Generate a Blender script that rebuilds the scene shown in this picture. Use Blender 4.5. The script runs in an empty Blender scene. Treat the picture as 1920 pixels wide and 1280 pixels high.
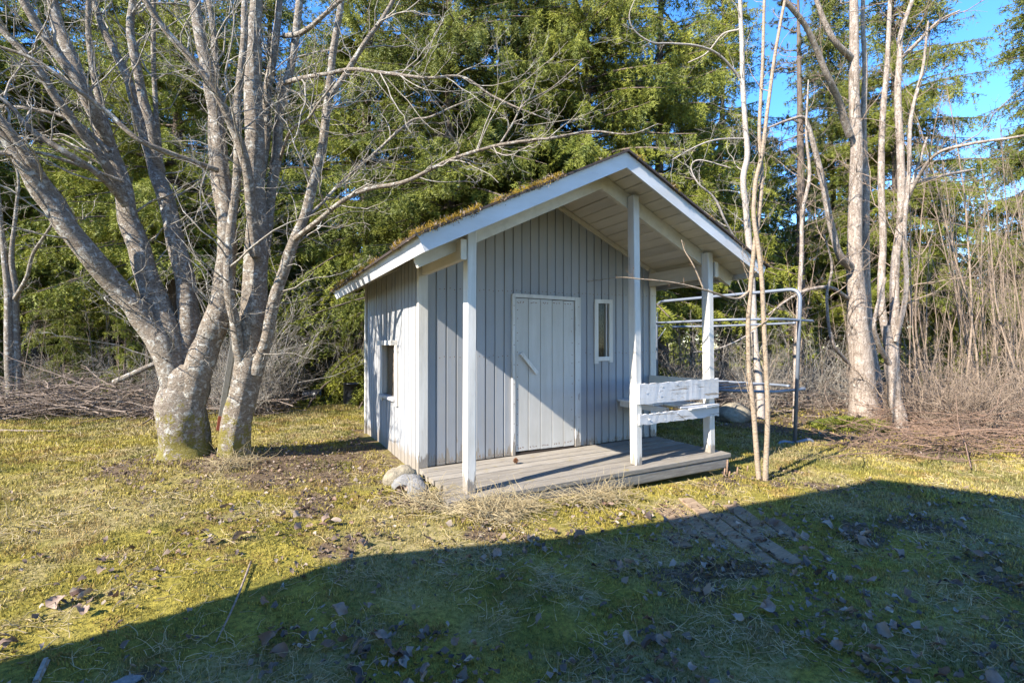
import bpy, math, random
import numpy as np
from mathutils import Vector

S = bpy.context.scene
COL = S.collection
RNG = np.random.default_rng(7)

# ------------------------------------------------------------------ camera, sky, sun, exposure
CX, CY, CH = -1.6144, -3.8683, 1.40
YAW, PITCH, FPX = 0.4863, 0.0100, 931.16          # measured from the photograph (1920 px wide)
cam_d = bpy.data.cameras.new('camera')
cam = bpy.data.objects.new('camera', cam_d); COL.objects.link(cam)
cam_d.sensor_width = 36.0
cam_d.lens = FPX / 1920 * 36.0
cam_d.clip_start, cam_d.clip_end = 0.05, 2000
FW = np.array([math.sin(YAW)*math.cos(PITCH), math.cos(YAW)*math.cos(PITCH), math.sin(PITCH)])
RT = np.array([math.cos(YAW), -math.sin(YAW), 0.0])
UP = np.cross(RT, FW)
CP = np.array([CX, CY, CH])
cam.location = (CX, CY, CH)
cam.rotation_euler = Vector(FW).to_track_quat('-Z', 'Y').to_euler()
S.camera = cam

SUN_DIR = np.array([1.0, 0.20, -0.745]); SUN_DIR /= np.linalg.norm(SUN_DIR)
SUN_EL = math.asin(-SUN_DIR[2])
SUN_AZ = math.atan2(-SUN_DIR[0], -SUN_DIR[1])      # compass from +Y towards +X
world = bpy.data.worlds.new('World'); S.world = world
world.use_nodes = True
wn = world.node_tree.nodes; wl = world.node_tree.links
sky = wn.new('ShaderNodeTexSky'); sky.sky_type = 'NISHITA'; sky.sun_disc = False
sky.sun_elevation = SUN_EL; sky.sun_rotation = SUN_AZ
sky.air_density = 1.0; sky.dust_density = 0.0; sky.ozone_density = 4.0; sky.altitude = 200
hs_ = wn.new('ShaderNodeHueSaturation'); hs_.inputs['Saturation'].default_value = 1.24; hs_.inputs['Hue'].default_value = .506
wl.new(sky.outputs[0], hs_.inputs['Color']); wl.new(hs_.outputs[0], wn['Background'].inputs[0])
wn['Background'].inputs[1].default_value = 0.15
sun_d = bpy.data.lights.new('sun', 'SUN'); sun = bpy.data.objects.new('sun', sun_d); COL.objects.link(sun)
sun_d.energy = 5.0; sun_d.angle = math.radians(0.53); sun_d.color = (1.0, 0.93, 0.82)
sun.rotation_euler = Vector(SUN_DIR).to_track_quat('-Z', 'Y').to_euler()
sun.location = (-20, -4, 18)
S.view_settings.view_transform = 'Standard'; S.view_settings.look = 'None'
S.view_settings.gamma = 1.0; S.view_settings.exposure = 1.80
try:
    S.view_settings.use_curve_mapping = False
except Exception:
    pass
S.cycles.max_bounces = 6; S.cycles.diffuse_bounces = 4; S.cycles.transmission_bounces = 4
S.cycles.transparent_max_bounces = 6

def at(px, py, t):
    """the place t metres in front of the camera position that the photograph shows at px, py"""
    return CP + t*(FW + RT*(px-960)/FPX + UP*(640-py)/FPX)

# ------------------------------------------------------------------ helpers
def tag(o, label=None, cat=None, group=None, kind=None):
    if label: o['label'] = label
    if cat: o['category'] = cat
    if group: o['group'] = group
    if kind: o['kind'] = kind
    return o

def empty(name, loc=(0, 0, 0), parent=None):
    o = bpy.data.objects.new(name, None); COL.objects.link(o); o.location = loc
    o.empty_display_size = 0.1
    if parent: o.parent = parent
    return o

def link(name, me, parent=None, loc=None):
    o = bpy.data.objects.new(name, me); COL.objects.link(o)
    if loc is not None: o.location = loc
    if parent: o.parent = parent
    return o

def np_mesh(name, V, faces, mats, smooth=False, midx=None, color=None):
    """faces: list of int arrays (n,3) / (n,4)"""
    me = bpy.data.meshes.new(name)
    V = np.ascontiguousarray(V, dtype=np.float32)
    me.vertices.add(len(V)); me.vertices.foreach_set('co', V.ravel())
    faces = [np.asarray(f, dtype=np.int32) for f in faces if len(f)]
    loops = np.concatenate([f.ravel() for f in faces])
    tot = np.concatenate([np.full(len(f), f.shape[1], np.int32) for f in faces])
    start = np.concatenate([[0], np.cumsum(tot)[:-1]]).astype(np.int32)
    me.loops.add(len(loops)); me.loops.foreach_set('vertex_index', loops)
    me.polygons.add(len(tot)); me.polygons.foreach_set('loop_start', start)
    if smooth: me.polygons.foreach_set('use_smooth', np.ones(len(tot), bool))
    if midx is not None: me.polygons.foreach_set('material_index', np.asarray(midx, np.int32))
    for m in (mats if isinstance(mats, (list, tuple)) else [mats]): me.materials.append(m)
    if color is not None:
        a = me.attributes.new('tint', 'FLOAT_COLOR', 'POINT')
        c = np.ones((len(V), 4), np.float32); c[:, :color.shape[1]] = color
        a.data.foreach_set('color', c.ravel())
    me.update(calc_edges=True); me.validate()
    return me

class MB:
    """collects convex prisms and tubes, builds ONE mesh"""
    def __init__(s, xf=None): s.V = []; s.F3 = []; s.F4 = []; s.n = 0; s.FN = []; s.xf = xf
    def add(s, V, faces):
        V = np.asarray(V, float)
        for f in faces: s.FN.append([i+s.n for i in f])
        s.V.append(V); s.n += len(V)
    def box(s, x0, x1, y0, y1, z0, z1, j=0.0):
        V = np.array([(x, y, z) for z in (z0, z1) for y in (y0, y1) for x in (x0, x1)], float)
        if j: V += RNG.uniform(-j, j, V.shape)
        s.add(V, [(0, 2, 3, 1), (4, 5, 7, 6), (0, 1, 5, 4), (2, 6, 7, 3), (0, 4, 6, 2), (1, 3, 7, 5)])
    def prism(s, P0, P1):
        n = len(P0)
        P0 = np.asarray(P0, float); P1 = np.asarray(P1, float)
        s.add(np.concatenate([P0, P1]), [tuple(range(n))[::-1], tuple(range(n, 2*n))] +
              [(i, (i+1) % n, n+(i+1) % n, n+i) for i in range(n)])
    def bar(s, a, b, w, h, up=(0, 0, 1), ch=0.0, j=0.0):
        """rectangular bar from a to b, width w (sideways) and height h (along up), chamfered edges"""
        a = np.asarray(a, float); b = np.asarray(b, float)
        d = b-a; d /= np.linalg.norm(d); sd = np.cross(d, up); sd /= np.linalg.norm(sd); u = np.cross(sd, d)
        w2, h2 = w/2, h/2
        if ch > 0:
            c = [(-w2+ch, -h2), (w2-ch, -h2), (w2, -h2+ch), (w2, h2-ch), (w2-ch, h2), (-w2+ch, h2), (-w2, h2-ch), (-w2, -h2+ch)]
        else:
            c = [(-w2, -h2), (w2, -h2), (w2, h2), (-w2, h2)]
        P = np.array([sd*x+u*y for x, y in c])
        if j: P = P + RNG.uniform(-j, j, P.shape)
        s.prism(a+P, b+P)
    def tube(s, pts, rad, k=8, cap=True):
        P, R = np.asarray(pts, float), np.asarray(rad, float)*np.ones(len(pts))
        V, F = tube_verts(P, R, k)
        s.add(V, [tuple(f) for f in F] + ([tuple(range(k))[::-1], tuple(range(len(V)-k, len(V)))] if cap else []))
    def build(s, name, mat, parent=None, smooth=False):
        me = bpy.data.meshes.new(name)
        V = np.concatenate(s.V)
        if s.xf: V = s.xf(V)
        me.from_pydata(V.tolist(), [], s.FN)
        if smooth:
            me.polygons.foreach_set('use_smooth', np.ones(len(me.polygons), bool))
        for m in (mat if isinstance(mat, (list, tuple)) else [mat]): me.materials.append(m)
        fix_normals(me)
        return link(name, me, parent)

def fix_normals(me):
    import bmesh
    bm = bmesh.new(); bm.from_mesh(me); bmesh.ops.recalc_face_normals(bm, faces=bm.faces); bm.to_mesh(me); bm.free()

def tube_verts(P, R, k, wob=None):
    n = len(P)
    T = np.gradient(P, axis=0); T /= np.linalg.norm(T, axis=1)[:, None]+1e-9
    ref = np.array([1.0, 0, 0]) if abs(T[0, 0]) < .8 else np.array([0, 1.0, 0])
    N = np.zeros_like(P); v = ref-T[0]*(ref@T[0]); N[0] = v/np.linalg.norm(v)
    for i in range(1, n):
        v = N[i-1]-T[i]*(N[i-1]@T[i]); N[i] = v/np.linalg.norm(v)
    B = np.cross(T, N)
    a = np.arange(k)*2*np.pi/k
    rr = R[:, None]*np.ones((n, k))
    if wob is not None: rr = rr*wob
    V = P[:, None, :] + rr[:, :, None]*(np.cos(a)[None, :, None]*N[:, None, :]+np.sin(a)[None, :, None]*B[:, None, :])
    i = np.arange(n-1)[:, None]*k; j = np.arange(k)[None, :]; j2 = (j+1) % k
    F = np.stack([i+j, i+j2, i+k+j2, i+k+j], -1).reshape(-1, 4)
    return V.reshape(-1, 3), F

def batch_tubes(P, R, k=3):
    """P (T,n,3), R (T,n) -> verts, quads for many thin tubes at once"""
    T_, n, _ = P.shape
    T = np.gradient(P, axis=1); T /= np.linalg.norm(T, axis=2)[..., None]+1e-9
    ref = np.tile(np.array([0.31, 0.57, 0.76]), (T_, n, 1))
    N = np.cross(T, ref); N /= np.linalg.norm(N, axis=2)[..., None]+1e-9
    B = np.cross(T, N)
    a = np.arange(k)*2*np.pi/k
    V = P[:, :, None, :] + R[:, :, None, None]*(np.cos(a)[None, None, :, None]*N[:, :, None, :]+np.sin(a)[None, None, :, None]*B[:, :, None, :])
    b = (np.arange(T_)*n*k)[:, None, None]; i = (np.arange(n-1)*k)[None, :, None]; j = np.arange(k)[None, None, :]; j2 = (j+1) % k
    F = np.stack([b+i+j, b+i+j2, b+i+k+j2, b+i+k+j], -1).reshape(-1, 4)
    return V.reshape(-1, 3), F

def merge(parts):
    V = []; F = []; o = 0
    for v, f in parts:
        V.append(v); F.append(f+o); o += len(v)
    return np.concatenate(V), np.concatenate(F)

def unit(v): return v/(np.linalg.norm(v, axis=-1, keepdims=True)+1e-9)

def smooth_line(pts, n):
    """Catmull-Rom through the rows of pts (any number of columns)"""
    P = np.asarray(pts, float)
    Q = np.vstack([2*P[0]-P[1], P, 2*P[-1]-P[-2]])
    out = []
    m = len(P)-1
    for t in np.linspace(0, m-1e-6, n):
        i = int(t); u = t-i
        a, b, c, d = Q[i], Q[i+1], Q[i+2], Q[i+3]
        out.append(.5*((2*b)+(-a+c)*u+(2*a-5*b+4*c-d)*u*u+(-a+3*b-3*c+d)*u**3))
    return np.array(out)

def twigs(rng, start, dirs, L, r0, n=6, wob=.25, up=.15, tip=.25):
    """polylines for many twigs: starts (T,3), directions (T,3), lengths (T), base radii (T)"""
    T_ = len(start); P = np.zeros((T_, n, 3)); P[:, 0] = start; d = unit(dirs.copy())
    st = L/(n-1)
    for i in range(1, n):
        d = unit(d+rng.normal(0, wob, d.shape)+np.array([0, 0, up]))
        P[:, i] = P[:, i-1]+d*st[:, None]
    R = r0[:, None]*np.linspace(1, tip, n)[None, :]
    return P, R

def children(rng, P, R, per, ang=.8, lmin=.2, lmax=.6, rr=.55, from_=.25):
    """starting data for side twigs growing from polylines P"""
    T_, n, _ = P.shape
    idx = np.repeat(np.arange(T_), per)
    s = rng.uniform(from_, .98, len(idx))*(n-1); i = np.minimum(s.astype(int), n-2); u = (s-i)[:, None]
    st = P[idx, i]*(1-u)+P[idx, i+1]*u
    tg = unit(P[idx, i+1]-P[idx, i])
    d = unit(tg+ang*unit(rng.normal(0, 1, tg.shape)))
    full = np.linalg.norm(P[:, -1]-P[:, 0], axis=1)[idx]
    L = full*rng.uniform(lmin, lmax, len(idx))*(1.15-.6*s/(n-1))
    r = R[idx, i]*rr
    return st, d, L, r

# value noise for shapes and ground cover
_tab = np.random.default_rng(3).random((256, 256))
def vnoise(x, y):
    xi = np.floor(x).astype(int); yi = np.floor(y).astype(int); u = x-xi; v = y-yi
    u = u*u*(3-2*u); v = v*v*(3-2*v)
    g = lambda a, b: _tab[a % 256, b % 256]
    return (g(xi, yi)*(1-u)+g(xi+1, yi)*u)*(1-v)+(g(xi, yi+1)*(1-u)+g(xi+1, yi+1)*u)*v
def fbm(x, y, o=4):
    r = 0; a = .5; f = 1
    for k in range(o):
        r = r+a*vnoise(x*f+17*k, y*f+5*k); a *= .5; f *= 2.03
    return r/(1-.5**o)
def sst(a, b, x):
    t = np.clip((x-a)/(b-a), 0, 1); return t*t*(3-2*t)

# ------------------------------------------------------------------ materials
def new_mat(name):
    m = bpy.data.materials.new(name); m.use_nodes = True
    nt = m.node_tree; return m, nt.nodes, nt.links, nt.nodes['Principled BSDF']
def coord(nd, ln, kind, scale):
    if kind == 'pos':
        g = nd.new('ShaderNodeNewGeometry'); out = g.outputs['Position']
    else:
        g = nd.new('ShaderNodeTexCoord'); out = g.outputs['Object']
    mp = nd.new('ShaderNodeMapping'); mp.inputs['Scale'].default_value = scale
    ln.new(out, mp.inputs[0]); return mp.outputs[0]
def noise(nd, ln, vec, scale, detail=4, rough=.55, dist=0.0):
    n = nd.new('ShaderNodeTexNoise'); n.inputs['Scale'].default_value = scale; n.inputs['Detail'].default_value = detail
    n.inputs['Roughness'].default_value = rough; n.inputs['Distortion'].default_value = dist
    ln.new(vec, n.inputs['Vector']); return n.outputs['Fac']
def ramp(nd, ln, fac, stops):
    r = nd.new('ShaderNodeValToRGB'); e = r.color_ramp.elements
    while len(e) < len(stops): e.new(.5)
    for el, (p, c) in zip(e, stops):
        el.position = p; el.color = (c, c, c, 1) if isinstance(c, (int, float)) else (*c, 1)
    ln.new(fac, r.inputs[0]); return r.outputs[0]
def mix(nd, ln, fac, a, b, mode='MIX'):
    m = nd.new('ShaderNodeMix'); m.data_type = 'RGBA'; m.blend_type = mode
    for sock, v in ((m.inputs[0], fac), (m.inputs[6], a), (m.inputs[7], b)):
        if isinstance(v, (int, float)): sock.default_value = v
        elif isinstance(v, tuple): sock.default_value = (*v, 1)
        else: ln.new(v, sock)
    return m.outputs[2]
def math_(nd, ln, op, a, b=None):
    m = nd.new('ShaderNodeMath'); m.operation = op
    for sock, v in ((m.inputs[0], a), (m.inputs[1], b)):
        if v is None: continue
        if isinstance(v, (int, float)): sock.default_value = v
        else: ln.new(v, sock)
    return m.outputs[0]
def bump(nd, ln, bs, h, dist=.004, strength=.6):
    b = nd.new('ShaderNodeBump'); b.inputs['Distance'].default_value = dist; b.inputs['Strength'].default_value = strength
    ln.new(h, b.inputs['Height']); ln.new(b.outputs[0], bs.inputs['Normal'])
def sepz(nd, ln):
    g = nd.new('ShaderNodeNewGeometry'); s = nd.new('ShaderNodeSeparateXYZ'); ln.new(g.outputs['Position'], s.inputs[0]); return s.outputs
def rnd(nd):
    return nd.new('ShaderNodeObjectInfo').outputs['Random']

def paint_mat(name, col, worn=(.23, .20, .165), peel=.62, low_wear=False, axis=(1, 1, .12), dirt=.32, rough=.55, psc=22):
    m, nd, ln, bs = new_mat(name)
    v = coord(nd, ln, 'pos', axis)
    v2 = coord(nd, ln, 'pos', (1, 1, 1))
    big = noise(nd, ln, v2, 2.3, 3)
    fine = noise(nd, ln, v, 60, 5, .65)
    grain = noise(nd, ln, v, 160, 3)
    base = mix(nd, ln, ramp(nd, ln, big, [(.3, 0.0), (.75, 1.0)]), tuple(c*.90 for c in col), tuple(min(.86, c*1.05) for c in col))
    hs = mix(nd, ln, math_(nd, ln, 'MULTIPLY', rnd(nd), .30), base, tuple(c*.6 for c in col))
    dirty = mix(nd, ln, math_(nd, ln, 'MULTIPLY', ramp(nd, ln, noise(nd, ln, v, 9, 6, .7), [(.40, 0.0), (.66, 1.0)]), dirt), hs, (.30, .26, .20))
    pm = noise(nd, ln, v, psc, 6, .7)
    if low_wear:
        z = sepz(nd, ln)[2]
        lw = ramp(nd, ln, math_(nd, ln, 'DIVIDE', z, 1.2), [(.13, 0.36), (.26, .11), (.45, 0.0)])
        pm = math_(nd, ln, 'ADD', pm, lw)
    mask = ramp(nd, ln, pm, [(peel, 0.0), (peel+.035, 1.0)])
    wcol = mix(nd, ln, grain, tuple(c*.6 for c in worn), tuple(c*1.3 for c in worn))
    ln.new(mix(nd, ln, mask, dirty, wcol), bs.inputs['Base Color'])
    bs.inputs['Roughness'].default_value = rough
    bs.inputs['Specular IOR Level'].default_value = .35
    h = math_(nd, ln, 'SUBTRACT', math_(nd, ln, 'MULTIPLY', fine, .5), math_(nd, ln, 'MULTIPLY', mask, .9))
    bump(nd, ln, bs, h, .0022, .7)
    return m

def wood_mat(name, a, b, axis=(.12, 1, 1), green=0.0, rough=.8):
    m, nd, ln, bs = new_mat(name)
    v = coord(nd, ln, 'pos', axis)
    f = noise(nd, ln, v, 45, 6, .7, .4); g = noise(nd, ln, v, 7, 4)
    c = mix(nd, ln, ramp(nd, ln, f, [(.3, 0.0), (.7, 1.0)]), a, b)
    c = mix(nd, ln, math_(nd, ln, 'MULTIPLY', rnd(nd), .45), c, tuple(x*.55 for x in a))
    c = mix(nd, ln, ramp(nd, ln, g, [(.55, 0.0), (.8, .5)]), c, tuple(x*.45 for x in a))
    if green:
        v2 = coord(nd, ln, 'pos', (1, 1, 1))
        c = mix(nd, ln, ramp(nd, ln, noise(nd, ln, v2, 5, 6, .75), [(.60, 0.0), (.70, green)]), c, (.20, .15, .03))
    ln.new(c, bs.inputs['Base Color']); bs.inputs['Roughness'].default_value = rough
    bs.inputs['Specular IOR Level'].default_value = .25
    bump(nd, ln, bs, f, .004, .8)
    return m

def plain(name, col, rough=.6, metal=0.0, var=.2, scale=20, kind='pos', spec=.4, bd=.002):
    m, nd, ln, bs = new_mat(name)
    v = coord(nd, ln, kind, (1, 1, 1)); f = noise(nd, ln, v, scale, 5, .65)
    ln.new(mix(nd, ln, f, tuple(c*(1-var) for c in col), tuple(min(.9, c*(1+var)) for c in col)), bs.inputs['Base Color'])
    bs.inputs['Roughness'].default_value = rough; bs.inputs['Metallic'].default_value = metal
    bs.inputs['Specular IOR Level'].default_value = spec
    bump(nd, ln, bs, f, bd, .4 if bd < .01 else .9)
    return m

def bark_mat(name, dark, light, moss=0.0, kind='pos', sc=1.0, lichen=(.44, .44, .40), thr=.5, ring=True, bumpd=.012):
    m, nd, ln, bs = new_mat(name)
    v = coord(nd, ln, kind, (1, 1, 1)); vr = coord(nd, ln, kind, (1, 1, 5.0) if ring else (1, 1, .25))
    f = noise(nd, ln, v, 14*sc, 6, .7, .6); g = noise(nd, ln, v, 46*sc, 6, .75); r = noise(nd, ln, vr, 20*sc, 5, .7)
    c = mix(nd, ln, ramp(nd, ln, r, [(.32, 0.0), (.68, 1.0)]), dark, light)
    c = mix(nd, ln, ramp(nd, ln, f, [(thr-.03, 0.0), (thr+.13, 1.0)]), c, lichen)
    c = mix(nd, ln, ramp(nd, ln, g, [(.55, 0.0), (.61, .9)]), c, tuple(x*.5 for x in dark))
    if moss:
        z = sepz(nd, ln)[2]
        hi = ramp(nd, ln, math_(nd, ln, 'MULTIPLY', z, .6), [(.05, moss), (.70, 0.0)])
        mm = ramp(nd, ln, math_(nd, ln, 'ADD', math_(nd, ln, 'ADD', noise(nd, ln, v, 8.5, 6, .75), math_(nd, ln, 'MULTIPLY', hi, .37)), math_(nd, ln, 'MULTIPLY', g, .45)), [(.93, 0.0), (1.04, .9)])
        c = mix(nd, ln, mm, c, mix(nd, ln, g, (.045, .042, .010), (.26, .215, .035)))
    ln.new(c, bs.inputs['Base Color']); bs.inputs['Roughness'].default_value = .85
    bs.inputs['Specular IOR Level'].default_value = .2
    bump(nd, ln, bs, math_(nd, ln, 'ADD', math_(nd, ln, 'MULTIPLY', g, .6), math_(nd, ln, 'ADD', f, r)), bumpd, .7)
    return m

def leaf_mat(name, a, b, trans=.3, scale=1.5, tint=False, rough=.6, kind='obj'):
    m, nd, ln, bs = new_mat(name)
    v = coord(nd, ln, kind, (1, 1, 1)); f = noise(nd, ln, v, scale, 4, .7)
    c = mix(nd, ln, ramp(nd, ln, f, [(.3, 0.0), (.7, 1.0)]), a, b)
    c = mix(nd, ln, math_(nd, ln, 'MULTIPLY', rnd(nd), .5), c, tuple(x*.55 for x in a))
    if tint:
        at_ = nd.new('ShaderNodeAttribute'); at_.attribute_name = 'tint'
        c = mix(nd, ln, 1.0, c, at_.outputs['Color'], 'MULTIPLY')
    ln.new(c, bs.inputs['Base Color']); bs.inputs['Roughness'].default_value = rough
    bs.inputs['Specular IOR Level'].default_value = .25
    t = nd.new('ShaderNodeBsdfTranslucent'); ln.new(c, t.inputs[0])
    ms = nd.new('ShaderNodeMixShader'); ms.inputs[0].default_value = trans
    ln.new(bs.outputs[0], ms.inputs[1]); ln.new(t.outputs[0], ms.inputs[2])
    ln.new(ms.outputs[0], nd['Material Output'].inputs[0])
    return m

M = {}
M['grey'] = paint_mat('grey_paint', (.270, .280, .296), peel=.70, low_wear=True)
M['white'] = paint_mat('white_paint', (.60, .575, .53), peel=.645, dirt=.45, low_wear=True)
M['fascia'] = paint_mat('fascia_paint', (.57, .575, .59), peel=.72, axis=(.12, .5, .5))
M['door'] = paint_mat('door_paint', (.48, .46, .42), peel=.73)
M['soffit'] = paint_mat('soffit_paint', (.61, .56, .475), peel=.76, axis=(1, .1, 1))
M['peeled'] = paint_mat('peeling_paint', (.47, .47, .48), peel=.575, axis=(.13, 1, 1.9), worn=(.22, .185, .145), psc=18)
M['deck'] = wood_mat('weathered_planks', (.15, .13, .105), (.30, .27, .23), green=.8)
M['path'] = wood_mat('rotten_planks', (.13, .085, .052), (.34, .245, .155), green=.9)
M['felt'] = plain('roof_felt', (.055, .04, .035), .9, var=.5, scale=30)
M['dark'] = plain('dark_interior', (.05, .035, .025), .9)
M['hay'] = None
M['steel'] = plain('galvanised_steel', (.15, .17, .205), .45, metal=.25, var=.25, scale=14)
M['rust'] = plain('rusty_nail', (.16, .07, .03), .8)
M['stone'] = plain('granite', (.17, .165, .16), .9, var=.75, scale=34, bd=.02)
M['mossy_stone'] = plain('mossy_granite', (.20, .17, .12), .9, var=.8, scale=16, bd=.03)
M['plastic'] = plain('black_plastic', (.016, .017, .019), .38, var=.3, scale=8, spec=.5)
M['redpaint'] = plain('red_paint', (.20, .05, .03), .7)
M['post_grey'] = wood_mat('grey_pole', (.20, .19, .175), (.32, .30, .27), axis=(1, 1, .15))
M['alder'] = bark_mat('alder_bark', (.10, .075, .055), (.28, .235, .185), moss=1.0, thr=.535, sc=1.15, lichen=(.47, .46, .415), bumpd=.03)
M['alder_twig'] = bark_mat('alder_twig', (.13, .11, .088), (.30, .265, .22), sc=1.5, thr=.55, bumpd=.003)
M['birch'] = bark_mat('birch_bark', (.22, .18, .15), (.40, .355, .31), thr=.60, lichen=(.42, .40, .37))
M['willow'] = bark_mat('willow_bark', (.12, .09, .068), (.36, .30, .25), thr=.58, lichen=(.46, .43, .39), ring=False, bumpd=.02)
M['sapling'] = bark_mat('sapling_bark', (.17, .125, .085), (.32, .255, .19), kind='obj', thr=.66, lichen=(.5, .44, .36), bumpd=.004)
M['thicket'] = bark_mat('thicket_bark', (.14, .10, .07), (.29, .225, .17), kind='obj', thr=.68, lichen=(.34, .29, .24), bumpd=.003)
M['spruce_bark'] = bark_mat('spruce_bark', (.07, .05, .04), (.16, .125, .10), kind='obj', thr=.7, lichen=(.2, .2, .17), ring=False, bumpd=.02)
M['brush'] = bark_mat('dead_brush', (.10, .075, .06), (.27, .21, .165), kind='pos', thr=.66, lichen=(.34, .29, .24), bumpd=.003)
M['redbrush'] = bark_mat('red_brush', (.13, .08, .055), (.27, .18, .125), kind='pos', thr=.7, lichen=(.32, .25, .19), bumpd=.003)
M['needle'] = leaf_mat('spruce_needles', (.052, .078, .012), (.29, .29, .034), .24, 1.6)
M['pineneedle'] = leaf_mat('pine_needles', (.07, .085, .03), (.16, .165, .06), .25, 1.5)
M['moss_blade'] = leaf_mat('moss_blades', (.9, .9, .9), (1., 1., 1.), .3, 3, tint=True, rough=.8)
M['straw'] = leaf_mat('dry_straw', (.36, .28, .15), (.56, .46, .28), .25, 6, rough=.7, kind='pos')
M['leaf'] = leaf_mat('dead_leaf', (.15, .10, .075), (.30, .225, .18), .12, 25, rough=.55)
M['litter'] = leaf_mat('leaf_litter', (.9, .9, .9), (1, 1, 1), .12, 5, tint=True, rough=.6)
M['roofmoss'] = leaf_mat('roof_moss', (.14, .085, .014), (.40, .26, .03), .2, 7, kind='pos', rough=.85)

def hay_mat(f=1.0):
    m, nd, ln, bs = new_mat('hay_behind_glass')
    v = coord(nd, ln, 'pos', (1, 1, .6))
    ln.new(ramp(nd, ln, noise(nd, ln, v, 60, 6, .75, 1.5), [(.38, (.04*f, .022*f, .013*f)), (.58, (.12*f, .075*f, .05*f)), (.74, (.40, .29, .20))]), bs.inputs['Base Color'])
    bs.inputs['Roughness'].default_value = .9; return m
M['hay'] = hay_mat(1.1); M['sunlit_hay'] = hay_mat(2.6)  # side window's copy is brightened: sunlight on the hay put into its colour
def glass_mat():
    m, nd, ln, bs = new_mat('window_glass')
    tr = nd.new('ShaderNodeBsdfTransparent'); tr.inputs[0].default_value = (.86, .88, .86, 1)
    gl = nd.new('ShaderNodeBsdfGlossy'); gl.inputs['Roughness'].default_value = .03
    ms = nd.new('ShaderNodeMixShader'); ms.inputs[0].default_value = .012; ln.new(tr.outputs[0], ms.inputs[1]); ln.new(gl.outputs[0], ms.inputs[2])
    ln.new(ms.outputs[0], nd['Material Output'].inputs[0]); return m
M['glass'] = glass_mat()

# ------------------------------------------------------------------ the ground
def ground_z(x, y):
    x = np.asarray(x, float); y = np.asarray(y, float)
    z = .105*sst(2.2, -.5, x)*sst(-1.7, .2, y)
    z = z + .14*np.exp(-(((x+2.0)/.95)**2+((y-2.5)/.75)**2))
    z = z + .05*(fbm(x*.6+3, y*.6)-.5)*sst(1.0, 4.0, np.hypot(x-CX, y-CY)) + .02*(fbm(x*2.2, y*2.2+9)-.5)
    far = np.hypot(x-1, y-1)
    z = z + .5*(fbm(x*.05, y*.05)-.5)*sst(14, 45, far)
    return z
def cover(x, y):
    """weights of brown litter, dry straw (the rest is moss)"""
    lit = np.zeros_like(x)
    n1 = fbm(x*.9+4, y*.9+1); n2 = fbm(x*3.1, y*3.1); n3 = fbm(x*1.7+31, y*1.7+8)
    # along the left wall, round the tree feet, at the forest floor, under the brush on the right
    lit = np.maximum(lit, sst(1.9, .3, np.hypot((x+.9)/1.15, (y-2.2)/1.1)))
    lit = np.maximum(lit, .9*sst(1.3, .4, np.hypot((x+2.2)/1.0, (y-2.6)/.9)))
    lit = np.maximum(lit, sst(7.2, 8.4, y+.10*x+1.2*(n1-.5)))
    lit = np.maximum(lit, sst(5.0, 6.4, x+.55*(y-.4)*0+1.6*(n1-.5)-.25*np.clip(-y, 0, 9))*sst(-1.6, -.4, y-.0*x))
    lit = np.maximum(lit, .55*sst(.9, .2, np.hypot((x-2.9)/1.2, (y+.35)/.45)))
    lit = np.maximum(lit, .5*sst(1.0, .3, np.hypot((x+.35)/.8, (y-.2)/.6)))
    lit = np.maximum(lit, sst(.60, .74, n3)*.65)
    lit = np.clip(lit*(.62+.6*sst(.40, .58, fbm(x*4.3+2, y*4.3+44)))+.7*(n2-.5)*(lit > .02), 0, 1)
    st = np.maximum(sst(.47, .64, fbm(x*1.3+50, y*1.3+20))*.8, .7*sst(.55, .68, fbm(x*3.7+5, y*3.7+60)))*(1-lit)
    return lit, st

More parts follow.
